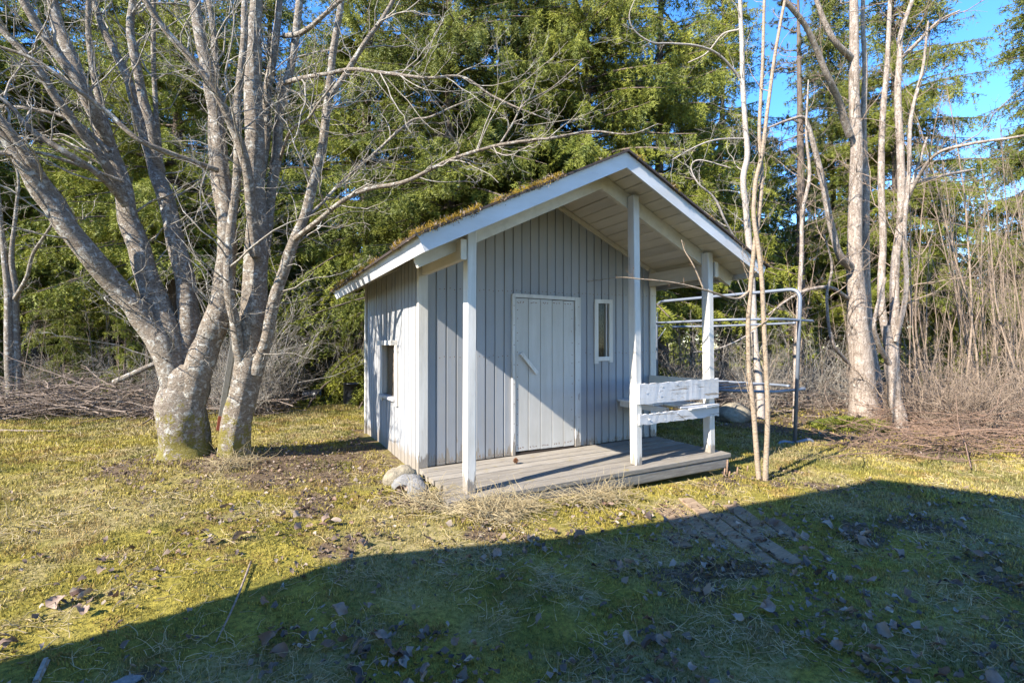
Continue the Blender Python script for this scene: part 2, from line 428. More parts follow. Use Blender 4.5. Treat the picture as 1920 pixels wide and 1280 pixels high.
def build_ground():
    nr, na = 290, 420
    r = np.concatenate([[0.0], np.geomspace(.35, 600, nr-1)])
    a = np.linspace(0, 2*np.pi, na, endpoint=False)
    R_, A_ = np.meshgrid(r, a, indexing='ij')
    X = CX+R_*np.sin(A_); Y = CY+R_*np.cos(A_)
    Z = ground_z(X, Y)
    near = sst(14, 5, R_)
    lit, st = cover(X, Y)
    Z = Z + near*(.016*(fbm(X*9, Y*9)-.5)+.014*(fbm(X*24, Y*24)-.5))
    V = np.stack([X, Y, Z], -1).reshape(-1, 3)
    i = np.arange(nr-1)[:, None]*na; j = np.arange(na)[None, :]; j2 = (j+1) % na
    F = np.stack([i+j, i+na+j, i+na+j2, i+j2], -1)
    F = F[:, :, ::-1].reshape(-1, 4)
    m, nd, ln, bs = new_mat('moss_lawn')
    at_ = nd.new('ShaderNodeAttribute'); at_.attribute_name = 'tint'
    sp = nd.new('ShaderNodeSeparateColor'); ln.new(at_.outputs['Color'], sp.inputs[0])
    v = coord(nd, ln, 'pos', (1, 1, 1))
    n1 = noise(nd, ln, v, 1.6, 5, .65); n2 = noise(nd, ln, v, 34, 6, .75); n3 = noise(nd, ln, v, 9, 5, .7)
    moss = mix(nd, ln, ramp(nd, ln, n1, [(.35, 0.0), (.62, 1.0)]), (.17, .15, .028), (.33, .265, .05))
    moss = mix(nd, ln, ramp(nd, ln, n2, [(.35, .8), (.6, 0.0)]), moss, (.040, .042, .012))
    moss = mix(nd, ln, ramp(nd, ln, n3, [(.60, 0.0), (.75, .5)]), moss, (.17, .10, .025))
    straw = mix(nd, ln, n2, (.17, .13, .07), (.36, .29, .17))
    lcol = mix(nd, ln, ramp(nd, ln, n2, [(.35, 0.0), (.7, 1.0)]), (.045, .032, .022), (.19, .135, .085))
    c = mix(nd, ln, math_(nd, ln, 'MULTIPLY', sp.outputs[1], ramp(nd, ln, n2, [(.4, 0.2), (.6, 1.0)])), moss, straw)
    c = mix(nd, ln, ramp(nd, ln, math_(nd, ln, 'ADD', sp.outputs[0], math_(nd, ln, 'MULTIPLY', math_(nd, ln, 'SUBTRACT', n3, .5), .8)), [(.3, 0.0), (.6, 1.0)]), c, lcol)
    ln.new(c, bs.inputs['Base Color']); bs.inputs['Roughness'].default_value = .95; bs.inputs['Specular IOR Level'].default_value = .1
    bump(nd, ln, bs, math_(nd, ln, 'ADD', n2, n3), .02, .9)
    colr = np.stack([lit, st, np.zeros_like(st)], -1).reshape(-1, 3)
    me = np_mesh('ground', V, [F], m, smooth=True, color=colr)
    o = link('ground', me); tag(o, 'mossy lawn with dry grass and brown leaf litter', kind='structure')
    o.data.update()
    return o
build_ground()

# ------------------------------------------------------------------ the playhouse
K = .0175
def shear(V): V = V.copy(); V[:, 2] += K*V[:, 0]; return V
D = 1.0665; L = 2.64; YB = D+L; XL, XR = -.0805, 3.126
Rr = 3.009; Mx = Rr/2; ZA = 3.0488; EAVE = .453; OV = .248; YE = YB+.254
SL = math.atan((ZA-2.1173)/(Mx+EAVE)); ca, sa, ta = math.cos(SL), math.sin(SL), math.tan(SL)
UE = (Mx+EAVE)/ca
house = empty('playhouse', (0, 0, 0))
tag(house, 'small grey board playhouse with a white porch under a mossy gable roof', 'playhouse')
def sl(side, u, n):
    """point of the roof section: u down the slope from the ridge, n above its underside"""
    return (Mx+side*(u*ca+n*sa), ZA-u*sa+n*ca)
def slope_prism(mb, side, u0, u1, n0, n1, y0, y1, mitre0=False):
    a = [sl(side, (-n0*ta if mitre0 else u0), n0), sl(side, (-n1*ta if mitre0 else u0), n1), sl(side, u1, n1), sl(side, u1, n0)]
    mb.prism([(x, y0, z) for x, z in a], [(x, y1, z) for x, z in a])
def roof_under(x): return ZA-abs(x-Mx)*ta+.055/ca

def wall_boards(part, axis, a0, a1, fixed, out, z0f, z1f, mat, openings=(), pitch=.1133, start=None):
    """upright boards with a tongue and chamfered face; axis 'x' (front/back) or 'y' (sides)"""
    edges = [a0]; e = start if start is not None else a0+pitch
    while e < a1-.02: edges.append(e); e += pitch
    edges.append(a1)
    for p0, p1 in zip(edges[:-1], edges[1:]):
        spans = [(None, None)]
        for (o0, o1, q0, q1) in openings:
            if p0 < o1-.012 and p1 > o0+.012: spans = [(None, q0), (q1, None)]
        w = p1-p0; d = out*RNG.uniform(-.0025, .0025)
        prof = [(0, 0), (w, 0), (w, .007), (w-.009, .008), (w-.013, .0215), (.006, .0215), (.003, .008), (0, .007)]
        prof = [(u, h+ (0 if h < .01 else d*out)) for u, h in prof]
        for s0, s1 in spans:
            P0 = []; P1 = []
            for u, h in prof:
                a = p0+u; c = fixed+out*(h-.0215)
                zl = (z0f(a) if s0 is None else s0); zh = (z1f(a) if s1 is None else s1)
                P0.append((a, c, zl) if axis == 'x' else (c, a, zl)); P1.append((a, c, zh) if axis == 'x' else (c, a, zh))
            if P1[0][2]-P0[0][2] < .03: continue
            mb = MB(shear); mb.prism(P0, P1); mb.build('board', mat, part)

DOOR = (.984, 1.92, .16, 1.97); WIN = (2.175, 2.345, 1.215, 1.905); LWIN = (2.02, 2.64, .79, 1.41)
# walls: the frame behind is the part, each board a sub-part
fw = MB(shear)
fw.box(XL+.03, XR-.03, D+.01, D+.06, .10, .155)
front = fw.build('front_wall', M['dark'], house)
wall_boards(front, 'x', XL+.03, XR-.03, D, -1, lambda a: .168-.006*RNG.random(), roof_under, M['grey'],
            [(DOOR[0]+.02, DOOR[1]-.02, .0, 1.95), (WIN[0], WIN[1], WIN[2], WIN[3])], start=.103)
lw = MB(shear); lw.box(XL+.035, XL+.08, D+.05, YB-.05, .06, .11)
left = lw.build('side_wall', M['dark'], house)
wall_boards(left, 'y', D-.005, YB, XL+.014, -1, lambda a: .045+.05*RNG.random(), lambda a: roof_under(XL+.03), M['grey'], [(LWIN[0], LWIN[1], LWIN[2], LWIN[3])], pitch=.142, start=D+.16)
rw = MB(shear); rw.box(XR-.08, XR-.035, D+.05, YB-.05, .06, .11)
right = rw.build('side_wall', M['dark'], house)
wall_boards(right, 'y', D-.005, YB, XR-.014, 1, lambda a: .05, lambda a: roof_under(XR-.03), M['grey'])
bw = MB(shear); bw.box(XL+.03, XR-.03, YB-.06, YB-.03, .06, .11)
back = bw.build('back_wall', M['dark'], house)
wall_boards(back, 'x', XL, XR, YB, 1, lambda a: .05, roof_under, M['grey'])
for (x0, x1, y0, y1, z0) in ((XL-.012, XL+.0105, D-.022, D+.045, .10), (XL+.0105, XL+.0855, D-.022, D-.0005, .165), (XR-.085, XR-.0105, D-.022, D-.0005, .17), (XR-.0105, XR+.012, D-.022, D+.06, .08), (XL-.014, XL+.0105, YB-.045, YB+.022, .05)):
    c = MB(shear); xm = (x0+x1)/2
    P = [(x0, y0), (x1, y0), (x1, y1), (x0, y1)]
    c.prism([(x, y, z0) for x, y in P], [(x, y, roof_under(x)-.002) for x, y in P]); c.build('corner_board', M['white'], house)

# raking trim where the gable wall meets the ceiling
for side in (-1, 1):
    c = MB(shear); slope_prism(c, side, 0, UE-.50, .0, .052, D-.024, D-.001, True); c.build('rake_trim', M['soffit'], house)

# roof
rf = MB(shear)
for side in (-1, 1): slope_prism(rf, side, 0, UE+.03, .131, .150, -OV-.055, YE+.04, True)
roof = rf.build('roof', M['felt'], house)
for side in (-1, 1):
    nb = 15; w = UE/nb
    for i in range(nb):
        mb = MB(shear); a = i*w+.0025; b = (i+1)*w-.0025
        if i == nb-1: b = UE-.027
        mb_n = .060+RNG.uniform(-.0015, .0015)
        pts = [sl(side, a, mb_n+.007), sl(side, a+.007, mb_n), sl(side, b-.007, mb_n), sl(side, b, mb_n+.007), sl(side, b, .085), sl(side, a, .085)]
        mb.prism([(x, -OV+.001, z) for x, z in pts], [(x, YE, z) for x, z in pts]); mb.build('soffit_plank', M['soffit'], roof)
    sh = MB(shear); slope_prism(sh, side, 0, UE-.03, .090, .127, -OV+.004, YE-.004, True); sh.build('roof_sheathing', M['deck'], roof)
    f = MB(shear); slope_prism(f, side, 0, UE, 0, .130, -OV-.024, -OV, True); f.build('fascia_board', M['fascia'], roof)
    f = MB(shear); slope_prism(f, side, 0, UE, 0, .130, YE+.001, YE+.024, True); f.build('fascia_board', M['fascia'], roof)
    for (ya, yb) in ((-OV+.001, 2.55), (2.553, YE)):
        f = MB(shear); slope_prism(f, side, UE-.025, UE-.002+RNG.uniform(0, .002), .002, .130, ya, yb); f.build('eave_board', M['fascia'], roof)
    # rafters: between the posts and along the walls
    for y0, y1 in ((.104, .150), (1.9, 1.95), (2.9, 2.95), (YB+.03, YB+.08)):
        r_ = MB(shear); slope_prism(r_, side, 0, UE-.034, (-.085 if y0 < .2 else .0), .058, y0, y1, True); r_.build('rafter', M['soffit'], house)

# moss cushions on the roof
def tuft_mesh(pos, nrm, size, rng, per=14, h=.03):
    n = len(pos); idx = np.repeat(np.arange(n), per)
    d = unit(nrm[idx]+rng.normal(0, .75, (len(idx), 3)))
    b = pos[idx]+rng.normal(0, 1, (len(idx), 3))*size[idx][:, None]*.55
    ln_ = h*rng.uniform(.5, 1.2, len(idx))*(size[idx]/size.mean())
    side = unit(np.cross(d, rng.normal(0, 1, d.shape)))*(.16*ln_)[:, None]
    V = np.stack([b-side, b+side, b+d*ln_[:, None]], 1).reshape(-1, 3)
    return V, np.arange(len(V)).reshape(-1, 3)
rg = np.random.default_rng(5)
pos = []; nr = []; sz = []
for side, cnt in ((-1, 2600), (1, 1100)):
    u = rg.uniform(0, UE+.02, cnt); y = np.where(rg.random(cnt) < .55, -OV-.03+rg.exponential(.03, cnt)*1.2-.02, rg.uniform(-OV, YE, cnt))
    edge = rg.random(cnt) < (.35 if side < 0 else .2); u = np.where(edge, UE+.02-rg.exponential(.02, cnt), u); y = np.where(edge, rg.uniform(-OV, YE, cnt), y)
    keep = fbm(u*3.4+side*9, y*3.4+4) > (.48 if side < 0 else .57)
    for a, b in zip(u[keep], y[keep]):
        x, z = sl(side, a, .150); pos.append((x, b, z)); nr.append((side*sa, 0, ca)); sz.append(rg.uniform(.014, .032))
pos = shear(np.array(pos)); V, F = tuft_mesh(pos, np.array(nr), np.array(sz), rg, h=.016)
mo = link('roof_moss', np_mesh('roof_moss', V, [F], M['roofmoss']), roof); mo['kind'] = 'stuff'
# needles and dead leaf crumbs in the felt edge
pos2 = pos[rg.integers(0, len(pos), 500)]+rg.normal(0, .02, (500, 3))
V, F = tuft_mesh(pos2, np.tile([0, 0, 1.0], (500, 1)), np.full(500, .02), rg, per=3, h=.035)
cr = link('roof_litter', np_mesh('roof_litter', V, [F], M['brush']), roof); cr['kind'] = 'stuff'

# porch: posts, beams
def post(x0, x1, y0, y1, z0, ztop, lean=0.0, name='porch_post'):
    mb = MB(shear); c = .006
    P = [(x0+c, y0), (x1-c, y0), (x1, y0+c), (x1, y1-c), (x1-c, y1), (x0+c, y1), (x0, y1-c), (x0, y0+c)]
    n = 5; rings = []
    for i in range(n):
        t = i/(n-1); z = z0+(ztop-z0)*t
        rings.append([(x+lean*t, y, z) for x, y in P])
    V = np.array(rings).reshape(-1, 3); V[8:-8, :2] += RNG.uniform(-.0012, .0012, (len(V)-16, 2))
    fc = [tuple(range(8))[::-1], tuple(range(len(V)-8, len(V)))]
    for i in range(n-1):
        for j in range(8): fc.append((i*8+j, i*8+(j+1) % 8, i*8+8+(j+1) % 8, i*8+8+j))
    mb.add(V, fc); return mb.build(name, M['white'], house)
post(.002, .086, 0, .10, .162, roof_under(.05)-.004, lean=.006)
post(1.858, 1.936, 0, .10, .162, roof_under(1.92)-.006, lean=-.030)
post(2.930, 3.009, 0, .10, .162, roof_under(2.99)-.006, lean=-.022)
for x0, x1 in ((-.056, -.004), (3.013, 3.062)):
    mb = MB(shear); mb.bar(((x0+x1)/2, -.006, 2.128+.085), ((x0+x1)/2, D-.0235, 2.128+.085), x1-x0, .17, ch=.004); mb.build('header_beam', M['soffit'], house)

# deck
dk = MB(shear)
for y in (.02, .52, .98): dk.box(-.06, 3.05, y-.02, y+.025, .03, .109)
deck = dk.build('deck', M['deck'], house)
ye = [-.115, .075, .138+.16, .46, .63, .80, .93, 1.05]
ye = [-.115, .052, .215, .375, .54, .705, .87, 1.058]
for i in range(len(ye)-1):
    xl = (-.20 if i < 2 else -.09)+RNG.uniform(-.02, .02); xr = 3.125+RNG.uniform(-.012, .012)
    mb = MB(shear); mb.bar((xl, (ye[i]+ye[i+1])/2, .135+RNG.uniform(-.003, .003)), (xr, (ye[i]+ye[i+1])/2, .135+RNG.uniform(-.003, .003)), ye[i+1]-ye[i]-.021, .050, ch=.006, j=.002)
    mb.build('plank', M['deck'], deck)
mb = MB(shear); mb.bar((-.1, -.078, .055), (3.105, -.078, .052), .045, .095, ch=.006, j=.003); mb.build('plank', M['deck'], deck)

# railing
rl = MB(shear); rl.box(3.012, 3.036, .03, D-.024, .83, .972)
rail = rl.build('railing', M['soffit'], house)
def ragged(x0, x1, y0, y1, z0, z1, dz0, dz1, n=26, amp=.006, top=0.006, seed=1):
    r = np.random.default_rng(seed); mb = MB(shear)
    xs = np.linspace(x0, x1, n); zt = z1+dz1*np.linspace(0, 1, n)+r.uniform(-top, top, n); zb = z0+dz0*np.linspace(0, 1, n)+r.uniform(-amp*.4, amp, n)
    for i in range(n-1):
        pass
    V = []; 
    for y in (y0, y1):
        for i in range(n): V.append((xs[i], y+r.uniform(-.0015, .0015), zb[i])); V.append((xs[i], y+r.uniform(-.0015, .0015), zt[i]))
    o = 2*n; fc = []
    for i in range(n-1):
        a = 2*i
        fc += [(a, a+2, a+3, a+1), (o+a, o+a+1, o+a+3, o+a+2), (a+1, a+3, o+a+3, o+a+1), (a, o+a, o+a+2, a+2)]
    fc += [(0, 1, o+1, o), (2*n-2, o+2*n-2, o+2*n-1, 2*n-1)]
    mb.add(V, fc); return mb
ragged(1.872, 3.028, -.032, -.003, .779, .985, -.006, .004, seed=2).build('rail_board', M['peeled'], rail)
ragged(1.875, 3.035, -.032, -.003, .566, .672, .006, .012, seed=4, amp=.010).build('rail_board', M['peeled'], rail)
for (xa, xb, y0, z0, rz) in ((2.46, 3.0, .02, .700, 0), (2.56, 2.80, -.046, .684, .004), (2.79, 3.0, -.05, .692, .01)):
    mb = MB(shear); mb.bar((xa, y0, z0), (xb, y0+.004, z0+rz), .045 if y0 < 0 else .08, .020, ch=.003, j=.003); mb.build('splinter', M['peeled'], rail)
mb = MB(shear); mb.bar((2.40, -.037, .655), (2.52, -.040, .575), .004, .014); mb.build('splinter', M['peeled'], rail)
# peeling paint flakes
fl = MB(shear); rr = np.random.default_rng(12)
for k in range(16):
    x = rr.uniform(1.9, 3.0); z = rr.choice([.6, .64, .82, .87, .92, .96])+rr.uniform(-.02, .02); s = rr.uniform(.006, .02)
    c = np.array([x, -.0335, z]); e = rr.normal(0, 1, (4, 3))*s*np.array([1.6, .35, .8]); e[:, 1] = -np.abs(e[:, 1])
    fl.add(c+e, [(0, 1, 2), (0, 2, 3)])
fl_o = fl.build('paint_flakes', M['fascia'], rail); fl_o['kind'] = 'stuff'

# bench along the right end of the porch
bn = MB(shear); bn.box(2.52, 2.56, .25, D-.024, .605, .668); bn.box(2.96, 3.0, .2, D-.024, .605, .668)
bench = bn.build('bench', M['white'], house)
for i, (x0, x1) in enumerate(((2.482, 2.64), (2.65, 2.80), (2.81, 2.99))):
    mb = MB(shear); mb.bar(((x0+x1)/2, (.42 if i == 0 else .12), .684), ((x0+x1)/2, D-.026, .684), x1-x0, .028, ch=.004); mb.build('seat_board', M['white'], bench)

# door
dr = MB(shear); dr.box(1.03, 1.82, D-.012, D-.004, .20, 1.905)
door = dr.build('door', M['door'], house)
dxs = [1.026, 1.193, 1.353, 1.513, 1.669, 1.826]
for i in range(5):
    a, b = dxs[i]+.001, dxs[i+1]-.001; g = .005
    mb = MB(shear); pf = [(a, D-.0125), (b, D-.0125), (b, D-.016), (b-g, D-.024), (a+g, D-.024), (a, D-.016)]
    zt = 1.925-.02*((a-1.026)/.8)
    mb.prism([(x, y, .205-.016*((a-1.03)/.8)) for x, y in pf], [(x, y, zt) for x, y in pf]); mb.build('plank', M['door'], door)
for P0, P1, w_ in (((.984+.0195, .165), (.984+.0195, 1.972), .039), ((1.92-.045, .175), (1.92-.045, 1.955), .086), ):
    mb = MB(shear); mb.bar((P0[0], D-.017, P0[1]), (P1[0], D-.017, P1[1]), w_ if w_ < .05 else .084, .032, up=(0, 1, 0), ch=.003); mb.build('door_frame', M['white'], door)
mb = MB(shear); mb.prism([(1.0235, D-.033, 1.975), (1.0235, D-.033, 1.935), (1.832, D-.033, 1.916), (1.832, D-.033, 1.957)], [(1.0235, D-.001, 1.975), (1.0235, D-.001, 1.935), (1.832, D-.001, 1.916), (1.832, D-.001, 1.957)]); mb.build('door_frame', M['white'], door)
mb = MB(shear); mb.box(1.03, 1.83, D-.02, D-.002, .168, .185); mb.build('door_gap_shade', M['dark'], door)  # dark strip in the gap under the door, its shade put into the colour
mb = MB(shear); mb.bar((1.085, D-.052, 1.305), (1.29, D-.052, 1.072), .040, .024, up=(0, 1, 0), ch=.004)
mb.bar((1.115, D-.0235, 1.27), (1.115, D-.041, 1.27), .03, .03); mb.bar((1.262, D-.0235, 1.105), (1.262, D-.041, 1.105), .03, .03)
mb.build('handle', M['white'], door)
for z0, z1 in ((1.56, 1.72), (.385, .545)):
    mb = MB(shear); mb.box(1.822, 1.842, D-.0385, D-.0335, z0, z1); mb.tube([(1.832, D-.040, z0), (1.832, D-.040, z1)], .006, 8); mb.build('hinge', M['door'], door)

# front window
def window(part_mat, frame_boxes, pane, hay, hm='hay'):
    mb = MB(shear); mb.box(*frame_boxes[0]); w_ = mb.build('window', part_mat, house)
    for b in frame_boxes[1:]:
        m2 = MB(shear); m2.box(*b); m2.build('frame', part_mat, w_)
    m2 = MB(shear); m2.box(*pane); m2.build('pane', M['glass'], w_)
    m2 = MB(shear); m2.box(*hay); m2.build('hay_filling', M[hm], w_)
    return w_
window(M['white'], [(2.135, 2.41, D-.024, D-.001, 1.893, 1.943), (2.132, 2.189, D-.022, D-.001, 1.150, 1.892), (2.359, 2.413, D-.022, D-.001, 1.160, 1.892), (2.190, 2.358, D-.021, D-.001, 1.182, 1.233),
       (2.1795, 2.192, D-.0005, D+.05, 1.216, 1.904), (2.328, 2.342, D-.0005, D+.05, 1.216, 1.904)], (2.1925, 2.3275, D+.022, D+.026, 1.217, 1.903), (2.15, 2.36, D+.062, D+.075, 1.19, 1.93))
# side window with its hood and worn sill
XW = XL+.014
lwn = window(M['white'], [(XW-.075, XW-.001, 1.99, 2.69, 1.418, 1.475), (XW-.026, XW-.001, 1.90, 2.018, .70, 1.417), (XW-.022, XW-.001, 2.645, 2.735, .70, 1.417),
       (XW-.0005, XW+.06, 2.022, 2.035, .80, 1.409), (XW-.0005, XW+.06, 2.628, 2.638, .80, 1.409)], (XW+.035, XW+.039, 2.036, 2.627, .80, 1.408), (XW+.050, XW+.060, 1.98, 2.68, .77, 1.43), 'sunlit_hay')
mb = MB(shear); mb.bar((XW-.024, 1.96, .765), (XW-.024, 2.72, .765), .045, .045, ch=.008, j=.004); mb.build('sill', M['peeled'], lwn)

# nail heads
nl = MB(shear); rr = np.random.default_rng(2)
def nail(x, y, z, ax, r=.0058):
    a = np.arange(6)*np.pi/3
    if ax == 'y': c = np.stack([x+r*np.cos(a), np.full(6, y), z+r*np.sin(a)], 1)
    else: c = np.stack([np.full(6, x), y+r*np.cos(a), z+r*np.sin(a)], 1)
    nl.add(c, [tuple(range(6))])
for zrow in (2.0, 1.28, .2):
    for i in range(27):
        xb = .103+.1133*i
        for dx in (.03, .08):
            x = xb+dx; z = zrow+rr.uniform(-.012, .012)
            if (.95 < x < 1.95 and z < 1.99) or (2.1 < x < 2.43 and 1.1 < z < 1.96): continue
            nail(x, D-.0248, z, 'y')
for i in range(5):
    for z in (1.88, 1.875, .235, .24):
        for dx in (.03, .065, .1): nail(dxs[i]+dx+rr.uniform(-.01, .01), D-.0246, z+rr.uniform(-.006, .006), 'y')
for z in np.arange(.25, 1.9, .13):
    nail(1.05+rr.uniform(-.006, .006), D-.0246, z+rr.uniform(-.03, .03), 'y'); nail(1.79+rr.uniform(-.006, .006), D-.0246, z+rr.uniform(-.03, .03), 'y')
for z in np.arange(.3, 1.95, .22): nail(1.003, D-.0342, z, 'y'); nail(1.885, D-.0342, z, 'y')
n_o = nl.build('nail_heads', M['rust'], house); n_o['kind'] = 'stuff'

# ------------------------------------------------------------------ the dwelling behind the photographer, whose shadow lies on the lawn
def dwelling():
    root = empty('dwelling_house', (-4.0, -1.215, 0)); tag(root, 'pale wooden dwelling house with a steep mansard roof that shades the lawn', 'house')
    root.rotation_euler = (0, 0, math.atan2(.2, 1.0))
    p = [(0, 0.0), (0, 2.30), (-.50, 3.15), (-1.42, 5.94), (-2.5, 6.13), (-3.5, 6.40), (-4.5, 6.13), (-5.58, 5.94), (-6.5, 3.15), (-7.0, 2.30), (-7.0, 0.0)]
    X0 = -6.5
    wb = MB(); P0 = [(-.04, y*.986-.049, z-.06 if z > 2 else -.3) for y, z in p]
    wb.prism(P0, [(X0+.04, r[1], r[2]) for r in P0]); wb.build('wall', plain('house_boards', (.70, .66, .56), .7, var=.1), root)
    rb = MB(); pp = p[1:-1]; inn = [(y*.985-.052, z-.05) for y, z in pp]
    ring = pp+inn[::-1]; m = len(pp)
    V = np.array([(x, y, z) for x in (0.0, X0) for y, z in ring]); n = len(ring); F = []
    for k in range(n): F.append((k, (k+1) % n, n+(k+1) % n, n+k))
    for k in range(m-1): F.append((k, k+1, n-2-k, n-1-k)); F.append((n+k, n+n-1-k, n+n-2-k, n+k+1))
    rb.add(V, F); rb.build('roof', plain('roof_tiles', (.13, .07, .05), .8, var=.2), root)
    for y in (-1.9, -5.1):
        m2 = MB(); m2.box(-.039, .0, y-.55, y+.55, 1.0, 2.2); f = m2.build('window', M['white'], root)
        m3 = MB(); m3.box(.0005, .004, y-.47, y+.47, 1.08, 2.12); m3.build('pane', plain('dark_pane', (.03, .035, .04), .05, var=.05), f)
dwelling()

# ------------------------------------------------------------------ bare trees
def limb_mesh(name, rows, mat, parent, k=10, n=None, seed=0, knots=.10, slim=1.0):
    """rows: (px, py, width in px, distance) measured along the limb"""
    r = np.random.default_rng(seed)
    A = np.array([list(at(px, py, t))+[.5*w*slim*t/FPX] for px, py, w, t in rows])
    n = n or (len(rows)*(4 if rows[0][2] > 60 else 5))
    nm_trunk = name == 'trunk' and rows[0][2] > 50
    Q = smooth_line(A, n); P = Q[:, :3]; R = np.maximum(Q[:, 3], .003)
    m = max(3, n//3); xi = np.linspace(0, m-1, n)
    sm = lambda c: np.stack([np.interp(xi, np.arange(m), r.normal(0, 1, m)) for _ in range(c)], 1)
    P = P+.09*sm(3)*R[:, None]*np.array([1, 1, .2])
    m = max(4, n//2); xi = np.linspace(0, m-1, n)
    lobe = r.normal(0, 1, k); lobe = .5*lobe+.25*(np.roll(lobe, 1)+np.roll(lobe, -1))
    wob = 1+knots*.22*sm(k)+knots*(.03 if rows[0][2] > 60 else .25)*sm(1)+((0.07+.15*np.exp(-np.linspace(0, 1, n)/.13))[:, None] if nm_trunk else (.10 if rows[0][2] > 60 else .04))*lobe[None, :]
    V, F = tube_verts(P, R, k, wob)
    tip = len(V)-k+np.arange(k)
    me = np_mesh(name, V, [F, tip[None, :][:, :4]], mat, smooth=True)
    o = link(name, me, parent)
    return o, P, R

def crown(lines, rng, count, lmin, lmax, rscale, mat, parent, name='twigs', up=.10, lev2=5, lev3=4, bias=None, wob=.22, ang=.9, rmin=.0022, kk=4):
    """side branches and twigs on the given limbs (lists of P, R), joined into one part"""
    seg = []; 
    tot = np.array([np.linalg.norm(np.diff(P, axis=0), axis=1).sum() for P, R in lines]); cnts = rng.multinomial(count, tot/tot.sum())
    st = []; d = []; r0 = []
    for (P, R), c in zip(lines, cnts):
        if c == 0: continue
        s = rng.uniform(.12, .99, c)*(len(P)-1); i = np.minimum(s.astype(int), len(P)-2); u = (s-i)[:, None]
        st.append(P[i]*(1-u)+P[i+1]*u); tg = unit(P[i+1]-P[i])
        v = unit(rng.normal(0, 1, tg.shape)); v = v-tg*np.sum(v*tg, 1)[:, None]
        d.append(unit(.75*tg+ang*unit(v)+(0 if bias is None else np.array(bias)))); r0.append(R[i])
    st = np.concatenate(st); d = np.concatenate(d); r0 = np.concatenate(r0)
    Ln = rng.uniform(lmin, lmax, len(st))*rng.uniform(.5, 1, len(st))
    rb = np.clip(np.minimum(r0*.45, Ln*.009*rscale), rmin*1.3, .03)
    P1, R1 = twigs(rng, st, d, Ln, rb, 9, wob, up)
    out = [batch_tubes(P1, R1, kk+1)]
    a = children(rng, P1, R1, lev2, ang, .18, .5, .6); P2, R2 = twigs(rng, a[0], a[1], a[2], np.maximum(a[3], rmin), 6, wob*1.2, up)
    out.append(batch_tubes(P2, R2, 3))
    if lev3:
        a = children(rng, P2, R2, lev3, ang, .25, .7, .7); P3, R3 = twigs(rng, a[0], a[1], a[2], np.maximum(a[3], rmin*.75), 5, wob*1.2, up, .5)
        out.append(batch_tubes(P3, R3, 3))
    V, F = merge(out)
    o = link(name, np_mesh(name, V, [F], mat, smooth=True), parent); o['kind'] = 'stuff'
    return o

